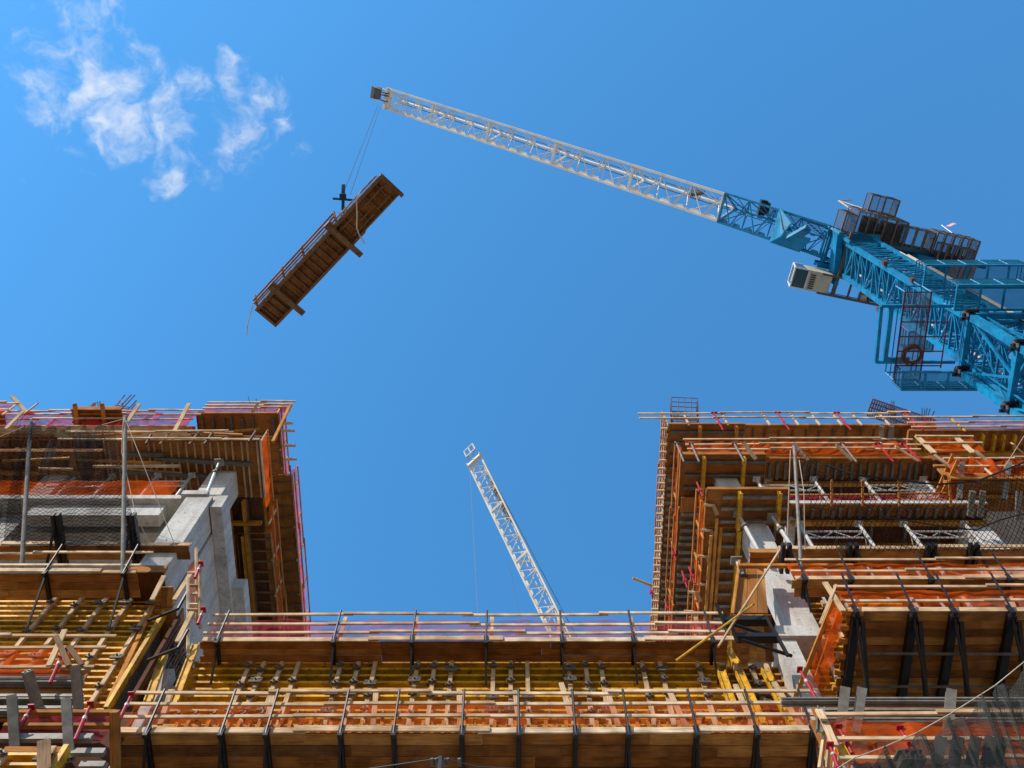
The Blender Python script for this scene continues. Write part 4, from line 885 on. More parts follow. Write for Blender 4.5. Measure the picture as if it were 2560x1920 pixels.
# kicker blocks and red clamps on the third level side
for i, (u, v) in enumerate(((1776, 1262), (1770, 1325), (1760, 1390), (1758, 1460), (1735, 1480), (1725, 1528))):
    p_ = PZ(u, v, ZC-.1); m = MB(); m.beam(p_+V((-.2, 0, 0)), p_+V((.1, .02, 0)), .08, .05); m.beam(p_+V((.08, 0, 0)), p_+V((.22, .3, -.1)), .12, .05)
    single(m, 'kicker_block', 'pine', 'pale kicker on the right wing court rail, '+['topmost of six', 'second from the top of six', 'third from the top of six', 'fourth from the top of six', 'fifth from the top of six', 'lowest of six'][i], 'timber block', 'kickers on the right wing side rail')
for i, (u, v) in enumerate(((1750, 1225), (1685, 1385), (1730, 1440), (1845, 1385), (1712, 1450), (1668, 1520), (1628, 1480))):
    p_ = PZ(u, v, ZA if i == 6 else ZC if i not in (1, 5) else ZB); m = MB(); m.tube(p_+V((0, 0, -.5)), p_+V((0, 0, .6)), .03, 6); FB(m, p_.x-.06, p_.x+.06, p_.y-.04, p_.y+.04, p_.z-.1, p_.z+.08)
    single(m, 'steel_prop', 'red', 'red clamp post on the right wing court side, '+['beside the plywood corner form', 'in the second level rail', 'near the lowest kickers', 'below the column', 'left of the lowest kickers', 'low on the second level rail', 'low on the outermost rail'][i], 'steel prop', 'red posts on the court side')
m = MB(); m.beam(PZ(1582, 1445, ZA+.1), PZ(1650, 1472, ZA+.1), .1, .05); single(m, 'loose_board', 'pine', 'single board sticking out over the court from the right wing edge', 'board')
m = MB()
for x, a, b in ((6.55, 14.6, 19.), (6.7, 14.9, 18.), (6.4, 15.2, 20.)): m.beam((x, a, ZC-.3), (x, b, ZC-.3), .09, .06)
m.build('loose', 'orangewood') and None
lw = bpy.data.objects['loose']; lw.name = 'timber_runner'; tag(lw, 'long orange timbers running beside the stamped plywood on the court side', 'timber')
tp = thing('edge_formwork', PY(1740, 1290, 14), 'plain brown plywood panel hung in the orange court side rail', 'edge formwork')
m = MB(); a = PZ(1702, 1238, ZB-.05); b = PZ(1740, 1275, ZB-.05); FB(m, a.x, b.x, a.y, b.y, ZB-.25, ZB-.2); m.build('plywood_panel', 'ply', tp)
# --- left wing guard rails
guard(F0, -26, XU(486, 1050, 14.0), -13.95, ZV(1060, 13.95), 1.5, 'netted timber guard rail along the top edge of the left wing, red netting', rails=(.35, .7, .95), posts=[], netm='rednet', seg=(1.8, 3.5), amp=.1)
m = MB()
dt = thing('work_platform', PY(250, 1058, 14.2), 'pale edge deck below the red netted rail at the top of the left wing', 'work platform')
deck_mb(F0, -26, XL0-.05, -14.5, -14.02, ZV(1060, 14)-.1, .24).build('deck', 'pine', dt)
guard(F0, XL0+.1, XU(722, 1030, 13.95), -13.92, ZLA+.15, .95, 'timber guard rail over the top right corner of the left wing', rails=(.3, .65, 1.), posts=[], netm='rednet', seg=(1.5, 2.6))
FEt = Fr('east', XLA)
guard(FEt, 13.9, 17.2, .04, ZLA+.1, 1.0, 'short red netted guard rail on the court corner of the left wing', rails=(.3, .9), posts=[13.95, 14.7, 15.5, 16.3], netm='rednet', railm='orangewood')
guard(Fr('east', XLS), 16.7, 25.8, .04, ZLA+.1, 1.15, 'long magenta netted guard rail along the court edge of the left wing', rails=(.3, .9), posts=[17.4, 18.9, 20.4, 22, 23.6], netm='rednet', railm='orangewood')
guard(Fr('east', XLB), 16.6, 24.5, .04, ZLB+.1, 1.15, 'orange netted guard rail on the second level court side of the left wing', rails=(.3, .9), posts=[17, 18.5, 20, 21.6], netm='net', railm='orangewood')
guard(Fr('east', -9.02), 13.7, 16.5, .04, ZLB+.1, 1.0, 'steep short rail at the corner above the orange plywood of the left wing', rails=(.9,), posts=[13.8], netm='net', railm='orangewood')
for i, (u, v, w2) in enumerate(((710, 1058, .1), (715, 1077, .4), (717, 1114, .42), (720, 1148, .42))):
    p_ = PZ(u, v, ZLA); m = MB(); m.beam(p_+V((-.2, 0, 0)), p_+V((.35, 0, 0)), .1, .05); single(m, 'timber_stub', 'pine', 'timber stub past the left wing court corner, '+['topmost of four', 'second of four', 'third of four', 'lowest of four'][i], 'timber block', 'timber stubs at the left wing corner')
m = MB(); a = PY(711, 1055, 13.9); m.beam(a-V((0, 0, 2.)), a+V((0, -.25, 1.2)), .1, .08); single(m, 'corner_post', 'orangewood', 'tall timber post at the court corner of the left wing top', 'post')
for i, (a, b) in enumerate((((95, 1008), (60, 1035)), ((237, 1008), (222, 1025)), ((348, 1010), (318, 1055)), ((473, 1009), (435, 1080)), ((644, 1009), (632, 1030)), ((58, 1028), (15, 1072)), ((30, 990), (70, 1035)))):
    m = MB(); m.beam(PY(*b, 13.9), PY(*a, 13.5), .15, .05, V((0, 1, 0))); single(m, 'raking_board', 'pine', 'pale board above the left wing top, '+['leftmost one against the sky', 'just right of the plywood box', 'beside the rebar bundle', 'longest one, right of the rebar', 'by the right hand corner', 'low one at the left edge', 'crossed one at the left edge'][i], 'board', 'raking boards on the left wing')
# plywood box shutter on the left top edge
bx = thing('edge_formwork', PY(243, 1070, 13.6), 'brown plywood box shutter with two round headed posts on the left wing top', 'edge formwork')
a = PY(178, 1023, 13.6); b = PY(309, 1070, 13.6); y_ = 13.6
m = MB(); q0, q1 = PZ(178, 1024, a.z), PZ(309, 1068, a.z); FB(m, q0.x, q1.x, q0.y, q1.y, a.z, a.z+.03); FB(m, q0.x, q1.x, q0.y-.04, q0.y-.005, a.z-.1, a.z+.25); m.build('plywood', 'ply', bx)
for v in (1033, 1053):
    m = MB(); y_ = YV(v, a.z); FB(m, q0.x, q1.x, y_-.04, y_+.04, a.z-.09, a.z-.004); m.build('batten', 'plank', bx)
for u in (194, 262):
    p_ = PZ(u, 1060, a.z-.15); p2 = PZ(u, 1012, a.z-.15); m = MB(); FB(m, p_.x-.07, p_.x+.07, p2.y, p_.y, a.z-.2, a.z-.1); m.tube((p_.x, p2.y, a.z-.2), (p_.x, p2.y, a.z-.1), .07, 10); m.build('upright', 'orangewood', bx)
guard(F0, -26, XU(55, 1010, 13.7), -13.5, ZV(1030, 13.5), 1.0, 'short netted rail at the very left top corner', rails=(.3, 1.), netm='rednet', posts=[XU(38, 1010, 13.5)])
bx = thing('edge_formwork', PY(8, 1050, 13.5), 'brown plywood shutter cut by the left picture edge at roof level', 'edge formwork'); m = MB(); q0, q1 = PZ(-60, 1031, 38.5), PZ(18, 1060, 38.5); FB(m, q0.x, q1.x, q0.y, q1.y, 38.4, 38.44); m.build('plywood', 'ply', bx)
# second level timber rails in front of the battened soffit
guard(F0, XU(150, 1095, 13.5), XU(560, 1095, 13.5), -13.45, ZV(1102, 13.45), .95, 'pale double timber rail in front of the orange plywood of the left wing', rails=(.15, .9), posts=xs([405, 478, 515], 1100, 13.45), pm='oldwood')
guard(F0, -26, -11.2, -14.2, ZLC+.14, 1.15, 'orange strip net along the concrete slab edge of the left wing', rails=(), posts=(), netm='net', amp=.03)
for i, (u, v, u2, v2) in enumerate(((378, 1087, 365, 1110), (530, 1085, 512, 1110), (640, 1078, 622, 1105))):
    m = MB(); m.tube(PY(u2, v2, 13.5), PY(u, v, 13.4), .05, 6); single(m, 'steel_prop', 'rust', 'dark red prop in the left double timber rail, '+['left of three', 'middle of three', 'right of three'][i], 'steel prop', 'props on the left double rail')
# --- shoring frames and props
def shoring(x0, x1, Y, z0, z1, label, depth=.9, xb=True, grp='aluminium shoring frames between the floors'):
    t = thing('shoring_frame', ((x0+x1)/2, Y, z0), label, 'shoring frame', grp)
    for x in (x0, x1):
        m = MB(); m.tube((x, Y, z0), (x, Y, z1-.15), .06, 8); m.tube((x, Y, z1-.5), (x, Y, z1-.02), .04, 8); FB(m, x-.13, x+.13, Y-.1, Y+.1, z1-.04, z1+.0); m.build('leg', 'alubright', t)
        m = MB(); m.tube((x, Y+depth, z0), (x, Y+depth, z1), .045, 6); m.build('leg', 'alubright', t)
    m = MB(); zt = z1-.55
    for z_ in (zt, zt-.42): m.tube((x0, Y, z_), (x1, Y, z_), .03, 6); m.tube((x0, Y+depth, z_), (x1, Y+depth, z_), .025, 6)
    n = 4
    for i in range(n):
        a = x0+(x1-x0)*i/n; b = x0+(x1-x0)*(i+1)/n; s_ = i % 2
        m.tube((a, Y, zt-.42*s_), (b, Y, zt-.42*(1-s_)), .02, 5)
    for x in (x0, x1): m.tube((x, Y, zt), (x, Y+depth, zt-1.2), .02, 5); m.tube((x, Y, zt-.6), (x, Y+depth, zt-.6), .025, 5)
    m.tube((x0, Y+depth, zt-.2), (x1, Y+depth, zt-1.6), .02, 5)
    m.build('brace', 'alubright', t)
    return t
Y_ = 14.75
zt_ = ZB-.4
shoring(XU(1893, 1201, Y_), XU(2036, 1201, Y_), Y_, ZC+.26, zt_, 'white shoring frame on the third level right of the upper column', )
shoring(XU(2160, 1201, Y_), XU(2311, 1201, Y_), Y_, ZC+.26, zt_, 'white shoring frame on the third level near the steep orange rail')
zt_ = ZC-.35
shoring(XU(2005, 1322, Y_), XU(2155, 1322, Y_), Y_, 25., zt_, 'white shoring frame above the plank deck, just right of the net pole')
shoring(XU(2268, 1320, Y_), XU(2422, 1322, Y_), Y_, 25., zt_, 'white shoring frame above the plank deck, behind the wide black net')
def prop(u, v, u1, v1, Y, label, mat='alubright', r=.06):
    a, b = PY(u, v, Y), PY(u1, v1, Y); d = (a-b).normalized(); t = thing('steel_prop', b, label, 'steel prop', 'steel props holding soffit forms')
    m = MB(); m.tube(b, a-d*.9, r, 8); m.build('outer_tube', mat, t); m = MB(); m.tube(a-d*.95, a, r*.7, 8); m.build('inner_tube', mat, t)
    m = MB(); m.tube(a-d*.98, a-d*.86, r*1.7, 8); m.build('collar', 'clampm', t); m = MB(); m.beam(a-d*.03+V((-.16, 0, 0)), a-d*.03+V((.16, 0, 0)), .26, .05); m.build('head_plate', 'alu', t)
    return t
prop(1845, 1283, 1900, 1384, 14.5, 'fat white steel prop in front of the sunlit column of the right wing', r=.07)
prop(1930, 1291, 1982, 1370, 14.5, 'fat white steel prop just right of the column of the right wing', r=.07)
prop(1840, 1400, 1850, 1422, 14.3, 'short white prop left of the plank deck below the column', r=.07)
prop(548, 1155, 515, 1240, 14.2, 'grey steel prop leaning on the sunlit face of the left column')
prop(490, 1090, 470, 1120, 14.6, 'grey prop behind the double timber rail, left of two'); prop(575, 1086, 560, 1100, 14.6, 'grey prop behind the double timber rail, right of two')
shoring(XU(400, 1182, 14.95), XU(484, 1182, 14.95), 14.95, ZLC+.16, ZLB-.25, 'white shoring frame behind the orange strip net, beside the left column')
shoring(XU(205, 1176, 14.95), XU(293, 1176, 14.95), 14.95, ZLC+.16, ZLB-.3, 'white shoring frame behind the black net and orange strip net')
# timber uprights standing on slab C
for i, u in enumerate((2075, 2152, 2243, 2371)):
    p_ = PY(u, 1258, 14.1); m = MB(); m.beam(p_-V((0, 0, .2)), PY(u+(4 if i < 3 else 2), 1200, 13.2), .07, .05); single(m, 'timber_post', 'orangewood', 'timber upright on the white slab edge behind black net, '+['leftmost of four', 'second of four', 'third of four', 'rightmost of four'][i], 'post', 'timber uprights on the slab edge')
guard(F0, 9.0, 15.2, -14.4, ZC+.25, 1.0, 'dim orange rail and red board just behind the white slab edge', rails=(.3, .8), netm='purple', railm='plank')
# ================================================================ platforms of the right wing
YD = 14.0; ZD = ZV(1374, YD); YDi = YV(1418, ZD)
platform(F0, XU(1948, 1374, YD), 16.6, -YDi, -YD, ZD, 1.0, [], 'shallow brown plank platform below the white shoring of the right wing', netm=None, rails=(), toe=True, drop=.5)
for i, u in enumerate((1962, 2128, 2322, 2428)):
    x = XU(u, 1374, YD); t = thing('steel_bracket', (x, YD, ZD), 'black needle under the shallow right plank platform, '+['leftmost of four', 'second of four', 'third of four', 'rightmost of four'][i], 'bracket', 'black needles of the shallow platform')
    m = MB()
    for s_ in (-.09, .09): FB(m, x+s_-.05, x+s_+.05, YD-.25, YDi+.1, ZD-.22, ZD-.03)
    m.build('channel', 'black', t); m = MB(); m.beam((x+.08, YD-.1, ZD-.2), (x+.35, YDi, ZD-1.1), .07, .07); m.build('strut', 'black', t)
bxr = thing('edge_formwork', PY(1905, 1400, 13.9), 'small dark plank box form below the sunlit right column', 'edge formwork')
m = MB(); a = PY(1876, 1383, 13.9); zb_ = a.z; yb_ = YV(1418, zb_); n = 3
for i in range(n): FB(m, a.x, XU(1946, 1383, 13.9), 13.9+(yb_-13.9)*i/n+.006, 13.9+(yb_-13.9)*(i+1)/n, zb_+rnd(0, .01), zb_+.04)
FB(m, a.x-.03, XU(1946, 1383, 13.9), 13.86, 13.895, zb_-.02, zb_+.2); m.build('plank', 'plank', bxr)
YE = 13.75; ZE = ZV(1450, YE); YEi = YV(1492, ZE)
platform(F0, XU(1990, 1450, YE), 17, -YEi, -YE, ZE, 1.0, xs([2010, 2125, 2325, 2520], 1450, YE), 'narrow plank platform with orange net, above the big platform of the right wing', rails=(.35, 1.), lean=.16, drop=.6, wide=.06)
YFf = 12.75; ZF = ZV(1530, YFf); YFi = YV(1755, ZF); XF0 = XU(2103, 1530, YFf)
bigp = platform(F0, XF0+.18, 18, -YFi, -YFf, ZF, 1.05, xs([2139, 2282, 2384, 2528], 1535, YFf), 'big brown plank platform with heavy black brackets on the right wing', rails=(.35, 1.), lean=.3, drop=2.4, wide=.05, pw=.22)
for l in xs([2139, 2282, 2384, 2528], 1535, YFf):
    m = MB(); FB(m, l-.09, l+.09, YFf, YFi, ZF-.2, ZF-.03); m.beam((l+.12, YFf+.1, ZF-.25), (l+.05, YFi+.1, ZF-1.9), .09, .09); m.build('bracket', 'black', bigp)
for v in (1634, 1716):
    y_ = YV(v, ZF-.3); m = MB(); m.tube((XF0+.6, y_, ZF-.3), (18, y_+.05, ZF-.3), .035, 6); m.build('tie_tube', 'darkalu', bigp)
# its slanting west side rail with net
sg = thing('guard_railing', PY(2060, 1600, 13), 'steep orange netted side rail at the west end of the big platform', 'guard rail')
ea, eb = PY(2092, 1478, 12.6), PY(2000, 1755, 15.0)
eu, ev = PY(2108, 1500, 12.6), PY(2032, 1755, 15.0)
for (a, b) in ((PY(2093, 1480, 12.6), PY(1985, 1752, 15)), (PY(2108, 1500, 12.6), PY(2030, 1725, 15))):
    m = MB(); m.beam(a, b, .1, .06); m.build('rail', 'orangewood', sg)
q = [PY(2085, 1505, 12.7), PY(2112, 1530, 12.7), PY(2050, 1790, 15.2), PY(2000, 1745, 15.1)]
m = MB(); m.grid(lambda a, b: (q[0]*(1-a)+q[3]*a)*(1-b)+(q[1]*(1-a)+q[2]*a)*b+V((.04*sin(a*29+b), .05*sin(a*23+b*5), .04*sin(a*37))), 20, 5); m.build('safety_net', 'net', sg)
for v in (1530, 1568, 1600, 1640, 1680, 1720):
    z_ = ZF-.0; m = MB(); a = PZ(2104-(v-1530)*.12, v, ZF); m.beam(a, a+V((.5, .02, 0)), .12, .1); m.build('blocking', 'orangewood', sg)
for i, (a, b) in enumerate((((2062, 1456), (2108, 1528)), ((2090, 1462), (2050, 1560)))):
    m = MB(); m.beam(PY(*a, 12.5), PY(*b, 12.6), .13 if i == 0 else .06, .04, V((0, 1, 0))); single(m, 'raking_board', 'pine', ['wide white board crossing the corner of the big platform', 'thin batten crossing behind the white board at the big platform corner'][i], 'board')
def redprop(u, v, u1, v1, Y, label, Y1=None):
    a, b = PY(u, v, Y), PY(u1, v1, Y1 or Y); t = thing('steel_prop', b, label, 'steel prop', 'red steel props'); d = (a-b)
    m = MB(); m.tube(b, b+d*.62, .042, 8); m.build('outer_tube', 'red', t); m = MB(); m.tube(b+d*.6, a, .03, 8); m.beam(a, a+d.normalized()*.03, .16, .13); m.build('inner_tube', 'red', t)
    m = MB(); m.tube(b+d*.56, b+d*.64, .047, 8); m.build('sleeve', 'alubright', t)
redprop(2000, 1675, 2040, 1748, 14, 'red steel prop at the foot of the steep orange side rail')
redprop(2097, 1820, 2130, 1885, 12.2, 'red steel prop in the lowest right orange rail, left one')
redprop(2250, 1823, 2284, 1880, 12.2, 'red steel prop in the lowest right orange rail, right one')
redprop(2075, 1865, 2095, 1920, 12.0, 'red steel prop at the lower left end of the lowest right rail')
# yellow wall forms ------------------------------------------------------------------
def wallform(x0, x1, Y, z0, z1, label, sp=.235, walers=(), clamps=0, ym='yellow', behind='plank', ww=.13, wm='pine', grp='yellow girder wall forms', teeth=None, bs=.35, cz=None, edge=None):
    t = thing('wall_formwork', ((x0+x1)/2, Y, z0), label, 'wall formwork', grp)
    m = MB(); FB(m, x0, x1, Y+.22, Y+.25, z0, z1); m.build('plywood', behind, t)
    n = int((z1-z0)/sp)
    for i in range(n+1):
        z_ = z0+(z1-z0)*i/n; m = MB(); l = x0
        m.ibeam((x0, Y+.11, z_), (x1, Y+.11, z_), .075, .2, .035, V((0, 1, 0))); m.build('girder', ym, t)
    for x in walers:
        m = MB()
        FB(m, x-ww*.4, x+ww*.4, Y-.1, Y-.004, z0+rnd(0, .12), z1+rnd(-.12, .1))
        m.build('waler', wm, t)
    cl = 0
    for x in walers:
        for k in range(clamps):
            if rnd(0, 1) < .25: continue
            z_ = (cz[k] if cz else z0+(z1-z0)*(k+.5)/clamps)+rnd(-.12, .12); big = rnd(0, 1) < .35
            m = MB(); m.tube((x-.1-.06*big, Y-.17, z_), (x+.1+.06*big, Y-.17, z_), .028, 6); m.tube((x, Y-.26, z_), (x, Y, z_), .025, 6); m.tube((x, Y-.2, z_), (x, Y-.16, z_), .065, 8); FB(m, x-.11, x+.11, Y-.15, Y-.132, z_-.04, z_+.04)
            if big: m.tube((x-.15, Y-.2, z_-.1), (x+.15, Y-.2, z_-.1), .035, 6); m.tube((x-.15, Y-.15, z_+.1), (x+.15, Y-.15, z_+.1), .03, 6)
            m.build('clamp', 'clampm', t); cl += 1
    if teeth:
        zt0, zt1 = teeth; n = int((x1-x0)/bs)
        for i in range(min(n, 95)):
            x = x0+(i+.5)*(x1-x0)/n; m = MB(); FB(m, x-.045, x+.045, Y-.12, Y-.004, zt0+rnd(0, .1), zt1); m.build('upright', 'pine', t)
    if edge:
        for x in edge: m = MB(); m.beam((x, Y-.02, z0-.1), (x, Y-.02, z1+.1), .1, .22, V((0, 1, 0))); m.build('edge_upright', 'yellow', t)
    return t
YU = 14.5; ZU = ZV(1605, YU); YUi = YV(1656, ZU); YW = YUi+.05
XU0, XU1 = XU(505, 1605, YU), XU(1820, 1605, YU)
YLo = 13.9; ZLo = ZV(1834, YLo); XLo0, XLo1 = XU(292, 1834, YLo), XU(2050, 1834, YLo)
wx = [u/2.011+700 for u in (-150, -80, 10, 95, 308, 395, 480, 692, 778, 864, 1073, 1160, 1243, 1450, 1535, 1612, 1820, 1910, 2100)]
walx = [XU(u, 1665, YW) for u in wx]
wf = wallform(XU(480, 1665, YW), XU(1800, 1665, YW), YW, ZLo-.3, ZU+.1, 'wide yellow girder wall form between the two plank platforms of the middle wing', walers=walx[:], clamps=4, cz=[ZU-.35, ZU-.95, ZU-1.5, ZU-2.1], sp=.27, behind='shadeply')
zt = ZLo+1.35
m = None
th_ = thing('wall_formwork', (0, YW-.4, ZLo), 'row of short pale uprights on yellow girders behind the lower orange net', 'wall formwork', 'yellow girder wall forms')
for i in range(62):
    x = XU(470, 1760, YW-.35)+i*.232; m = MB(); FB(m, x-.04, x+.04, YW-.42, YW-.3, ZLo+.2, ZLo+1.55); m.build('upright', 'orangewood', th_)
for z_ in (ZLo+.3, ZLo+.85, ZLo+1.5):
    m = MB(); m.ibeam((-8.2, YW-.22, z_), (5.6, YW-.22, z_), .08, .16, .03, V((0, 1, 0))); m.build('girder', 'yellow', th_)
for i in range(34):
    x = -7.6+i*.385+rnd(-.05, .05); z_ = ZLo+1.62; m = MB(); m.tube((x, YW-.5, z_-.12), (x, YW-.5, z_+.14), .04, 6); m.tube((x, YW-.58, z_), (x, YW-.3, z_), .03, 6); m.tube((x-.1, YW-.5, z_), (x+.1, YW-.5, z_), .035, 6); m.build('clamp', 'clampm', th_)
up = platform(F0, XU0, XU1, -YUi, -YU, ZU, 1.12, xs([545, 835, 1030, 1215, 1405, 1583, 1780], 1605, YU), 'upper plank platform of the middle wing with purple see-through netting', netm='purple', rails=(.28, .62, 1.05), drop=.75, wide=.03, pw=.22, lean=.1)
m = MB()
for u in (848, 1033, 1228, 1402, 1588, 1757): p_ = PY(u, 1600, YU+.12); m.beam(p_, p_+V((0, .02, 1.1)), .1, .045)
m.build('post', 'pine', up)
lo = platform(F0, XLo0, XLo1, -(YLo+1.75), -YLo, ZLo, 1.12, xs([370, 556, 668, 853, 985, 1155, 1297, 1438, 1570, 1740, 1890, 2030], 1834, YLo), 'lower plank platform of the middle wing with orange net and black brackets', netm='netthin', rails=(.42, .8, 1.16), lean=.16, drop=1.2, wide=.06, pw=.3, toe=True)
for i, (u, v, u1, v1) in enumerate(((428, 1725, 400, 1812), (684, 1728, 668, 1800), (940, 1732, 932, 1820), (1148, 1725, 1150, 1826), (1288, 1728, 1296, 1800), (1403, 1708, 1430, 1800), (1516, 1722, 1550, 1826), (1672, 1725, 1720, 1826), (1838, 1712, 1885, 1820), (1935, 1706, 2010, 1828))):
    m = MB(); m.beam(PY(u1, v1, 14.2), PY(u, v, 14.1), .115, .05, V((0, 1, 0))); single(m, 'raking_board', 'pine', 'white upright board at the middle wing orange net, '+['leftmost of ten', 'second from the left', 'third from the left', 'fourth from the left', 'fifth from the left', 'tallest one near the middle', 'seventh from the left', 'eighth from the left', 'ninth from the left', 'rightmost and steepest of ten'][i], 'board', 'white uprights at the lower orange net')
# ---- left lower zone
YP1 = 14.0; ZP1 = ZV(1366, YP1)
platform(F0, -26, XU(470, 1368, YP1), -YV(1400, ZP1), -YP1, ZP1, 1., [], 'shallow plank platform below the black net at the left wing', netm=None, rails=(), drop=.3)
for i, u in enumerate((134, 324)):
    x = XU(u, 1350, 13.6); t = thing('steel_bracket', (x, 14, ZP1), 'black needle sticking out behind the left black net, '+['left one', 'right one beside the pole'][i], 'bracket', 'needles behind the left black net'); m = MB()
    for s_ in (-.07, .07): FB(m, x+s_-.045, x+s_+.045, 12.95, 14.6, ZP1-.12, ZP1+.1)
    m.build('channel', 'black', t); m = MB(); m.beam((x-.05, 13.2, ZP1), (x-.1, 14.6, ZP1-1.2), .06, .06); m.build('strut', 'black', t)
YP2 = 13.8; ZP2 = ZV(1434, YP2)
platform(F0, -26, XU(343, 1434, YP2), -YV(1494, ZP2), -YP2, ZP2, 1.05, xs([117, 313], 1434, YP2), 'plank platform of the left wing with two bare rails and black posts', netm=None, rails=(.25, .95), drop=1.3, wide=.05, lean=.2, pw=.27)
XY = -9.55; YL = 15.0
lx = xs([60, 130, 195, 262, 330], 1600, YL)
wallform(-20, XY, YL, ZV(1772, YL), ZV(1490, YL), 'large yellow girder wall form on the left wing with a sloping timber edge', walers=lx, clamps=4, edge=[XY+.03], sp=.25)
m = MB(); t = thing('wall_formwork', (XY, 16, 20), 'dark battened return form beside the large yellow form on the left wing', 'wall formwork', 'yellow girder wall forms')
FB(m, XY+.25, XY+.29, 15.25, 18.5, ZV(1772, YL)-.5, ZV(1500, YL)); m.build('plywood', 'plank', t)
for i in range(16):
    y_ = 15.2+i*.16; m = MB(); z0_ = ZV(1772, YL)-.3; FB(m, XY+.3, XY+.36, y_-.03, y_+.03, z0_, ZV(1490, YL)-rnd(.2, .8)); m.build('batten', 'oldwood', t)
for i in range(16):
    y_ = 15.2+rnd(0, 2); z_ = rnd(ZV(1740, YL), ZV(1540, YL)); m = MB(); m.tube((XY+.4, y_, z_-.12), (XY+.4, y_, z_+.12), .05, 6); m.tube((XY+.3, y_, z_), (XY+.55, y_, z_), .04, 6); m.build('clamp', 'clampm', t)
m = MB(); FB(m, XY+.5, XY+.6, 14.8, 14.95, ZV(1760, 14.8), ZV(1540, 14.8)); single(m, 'timber_post', 'shadeply', 'thick dark timber upright right of the large yellow form on the left', 'post')
part(bl, 'wall', 'conc', (XU(365, 1740, 15.3), XU(400, 1740, 15.3), 15.3, 15.6, 18, ZV(1672, 15.3)))
for i, (u0, v0, u1, v1) in enumerate((((410, 1640, 370, 1755)), ((490, 1612, 435, 1758)))):
    m = MB(); m.ibeam(PY(u1, v1, 14.9), PY(u0, v0, 15.1), .12, .2, .03, V((1, 0, 0))); single(m, 'yellow_beam', 'yellow', ['short yellow beam beside the grey concrete strip at lower left', 'long yellow beam standing where the middle wing begins'][i], 'beam', 'yellow beams at the left joint')
# plywood column shutter between left wing and middle wing
cs = thing('column_formwork', PY(410, 1560, 14.2), 'dark plywood column shutter between the left wing and the middle platforms', 'column formwork')
m = MB(); a = PY(392, 1467, 14.2); b = PY(436, 1670, 14.2); zc = a.z; [m.poly_prism([PZ(392+14*k, 1468, zc), PZ(405.5+14*k, 1468, zc), PZ(403.5+17*k-18, 1670, zc), PZ(388+17*k-18, 1670, zc)], V((0, 0, .04))) for k in range(3)]; m.poly_prism([PZ(386, 1525, zc-.1), PZ(440, 1522, zc-.1), PZ(446, 1618, zc-.1), PZ(380, 1618, zc-.1)], V((0, 0, .04))); m.build('panel', 'plank', cs)
m = MB()
for v in (1522, 1620): z_ = ZV(v, 14); m.tube(PY(370, v+30, 14.6), PY(445, v, 13.95), .04, 6); m.tube(PY(445, v, 13.95), PY(470, v-45, 13.8), .04, 6)
m.build('tie', 'black', cs)
lad = thing('timber_ladder', PY(480, 1500, 13.9), 'small timber ladder like frame with orange net left of the middle wing', 'ladder frame')
m = MB()
for (u0, v0, u1, v1) in ((490, 1370, 492, 1560), (500, 1400, 500, 1570), (470, 1445, 470, 1640)): m.beam(PY(u0, v0, 13.6), PY(u1, v1, 14.1), .06, .06)
m.build('upright', 'pine', lad); m = MB()
for v in (1433, 1464, 1486, 1512, 1525): m.beam(PY(468, v, 13.8), PY(494, v, 13.8), .08, .05)
m.build('rung', 'pine', lad); m = MB(); q = [PY(470, 1410, 13.95), PY(498, 1400, 13.95), PY(500, 1545, 14.4), PY(480, 1545, 14.4)]
m.grid(lambda a, b: (q[0]*(1-a)+q[3]*a)*(1-b)+(q[1]*(1-a)+q[2]*a)*b+V((0, .05*sin(a*20), 0)), 10, 3); m.build('net', 'net', lad)
for i, (a, b) in enumerate((((478, 1432), (436, 1500)), ((480, 1530), (443, 1605)), ((410, 1440), (380, 1500)), ((395, 1490), (268, 1762)))):
    m = MB(); m.beam(PY(*b, 14.0 if i < 3 else 14.9), PY(*a, 13.8 if i < 3 else 14.9), .12, .05, V((0, 1, 0))); single(m, 'raking_board', 'pine' if i != 3 else 'orangewood', ['pale board leaning at the top of the ladder like frame', 'pale board leaning at the foot of the ladder like frame', 'board leaning over the edge of the bare railed platform', 'long edge timber down the slope of the large yellow form'][i], 'board')
redprop(502, 1410, 488, 1445, 13.6, 'red clamp post on top of the ladder like frame'); redprop(508, 1525, 495, 1560, 13.6, 'red clamp post where the middle wing rails begin')
redprop(328, 1738, 298, 1802, 13.5, 'magenta steel prop at the left end of the lower orange net')
redprop(160, 1628, 125, 1708, 13.2, 'magenta steel prop in front of the yellow form on the left'); redprop(226, 1762, 188, 1850, 12.9, 'magenta steel prop among the lowest left timbers')
redprop(78, 1770, 44, 1825, 13.1, 'dim magenta steel prop at the lower left beside a grey beam')
guard(F0, -26, XU(250, 1660, 13.3), -13.25, ZV(1680, 13.25), 1.25, 'orange netted rail in front of the large yellow form on the left', rails=(.15, .75, 1.15), netm=None)
ng = guard(F0, -26, XU(175, 1660, 13.3), -13.3, ZV(1672, 13.3), .95, 'orange net sheet hung low in front of the large yellow form', rails=(), netm='net', name='safety_net', cat='safety net')
for i, (a, b) in enumerate((((162, 1575), (122, 1665)), ((140, 1590), (172, 1665)), ((170, 1615), (205, 1662)))):
    m = MB(); m.beam(PY(*b, 13.15), PY(*a, 13.0), .12, .05, V((0, 1, 0))); single(m, 'raking_board', 'pine' if i == 0 else 'oldwood', ['white board', 'darker crossing board', 'short darker board'][i]+' raking at the right end of the left orange net', 'board')
af = thing('wall_formwork', PY(100, 1720, 13.6), 'grey beamed wall form at the lower left under the orange net', 'wall formwork')
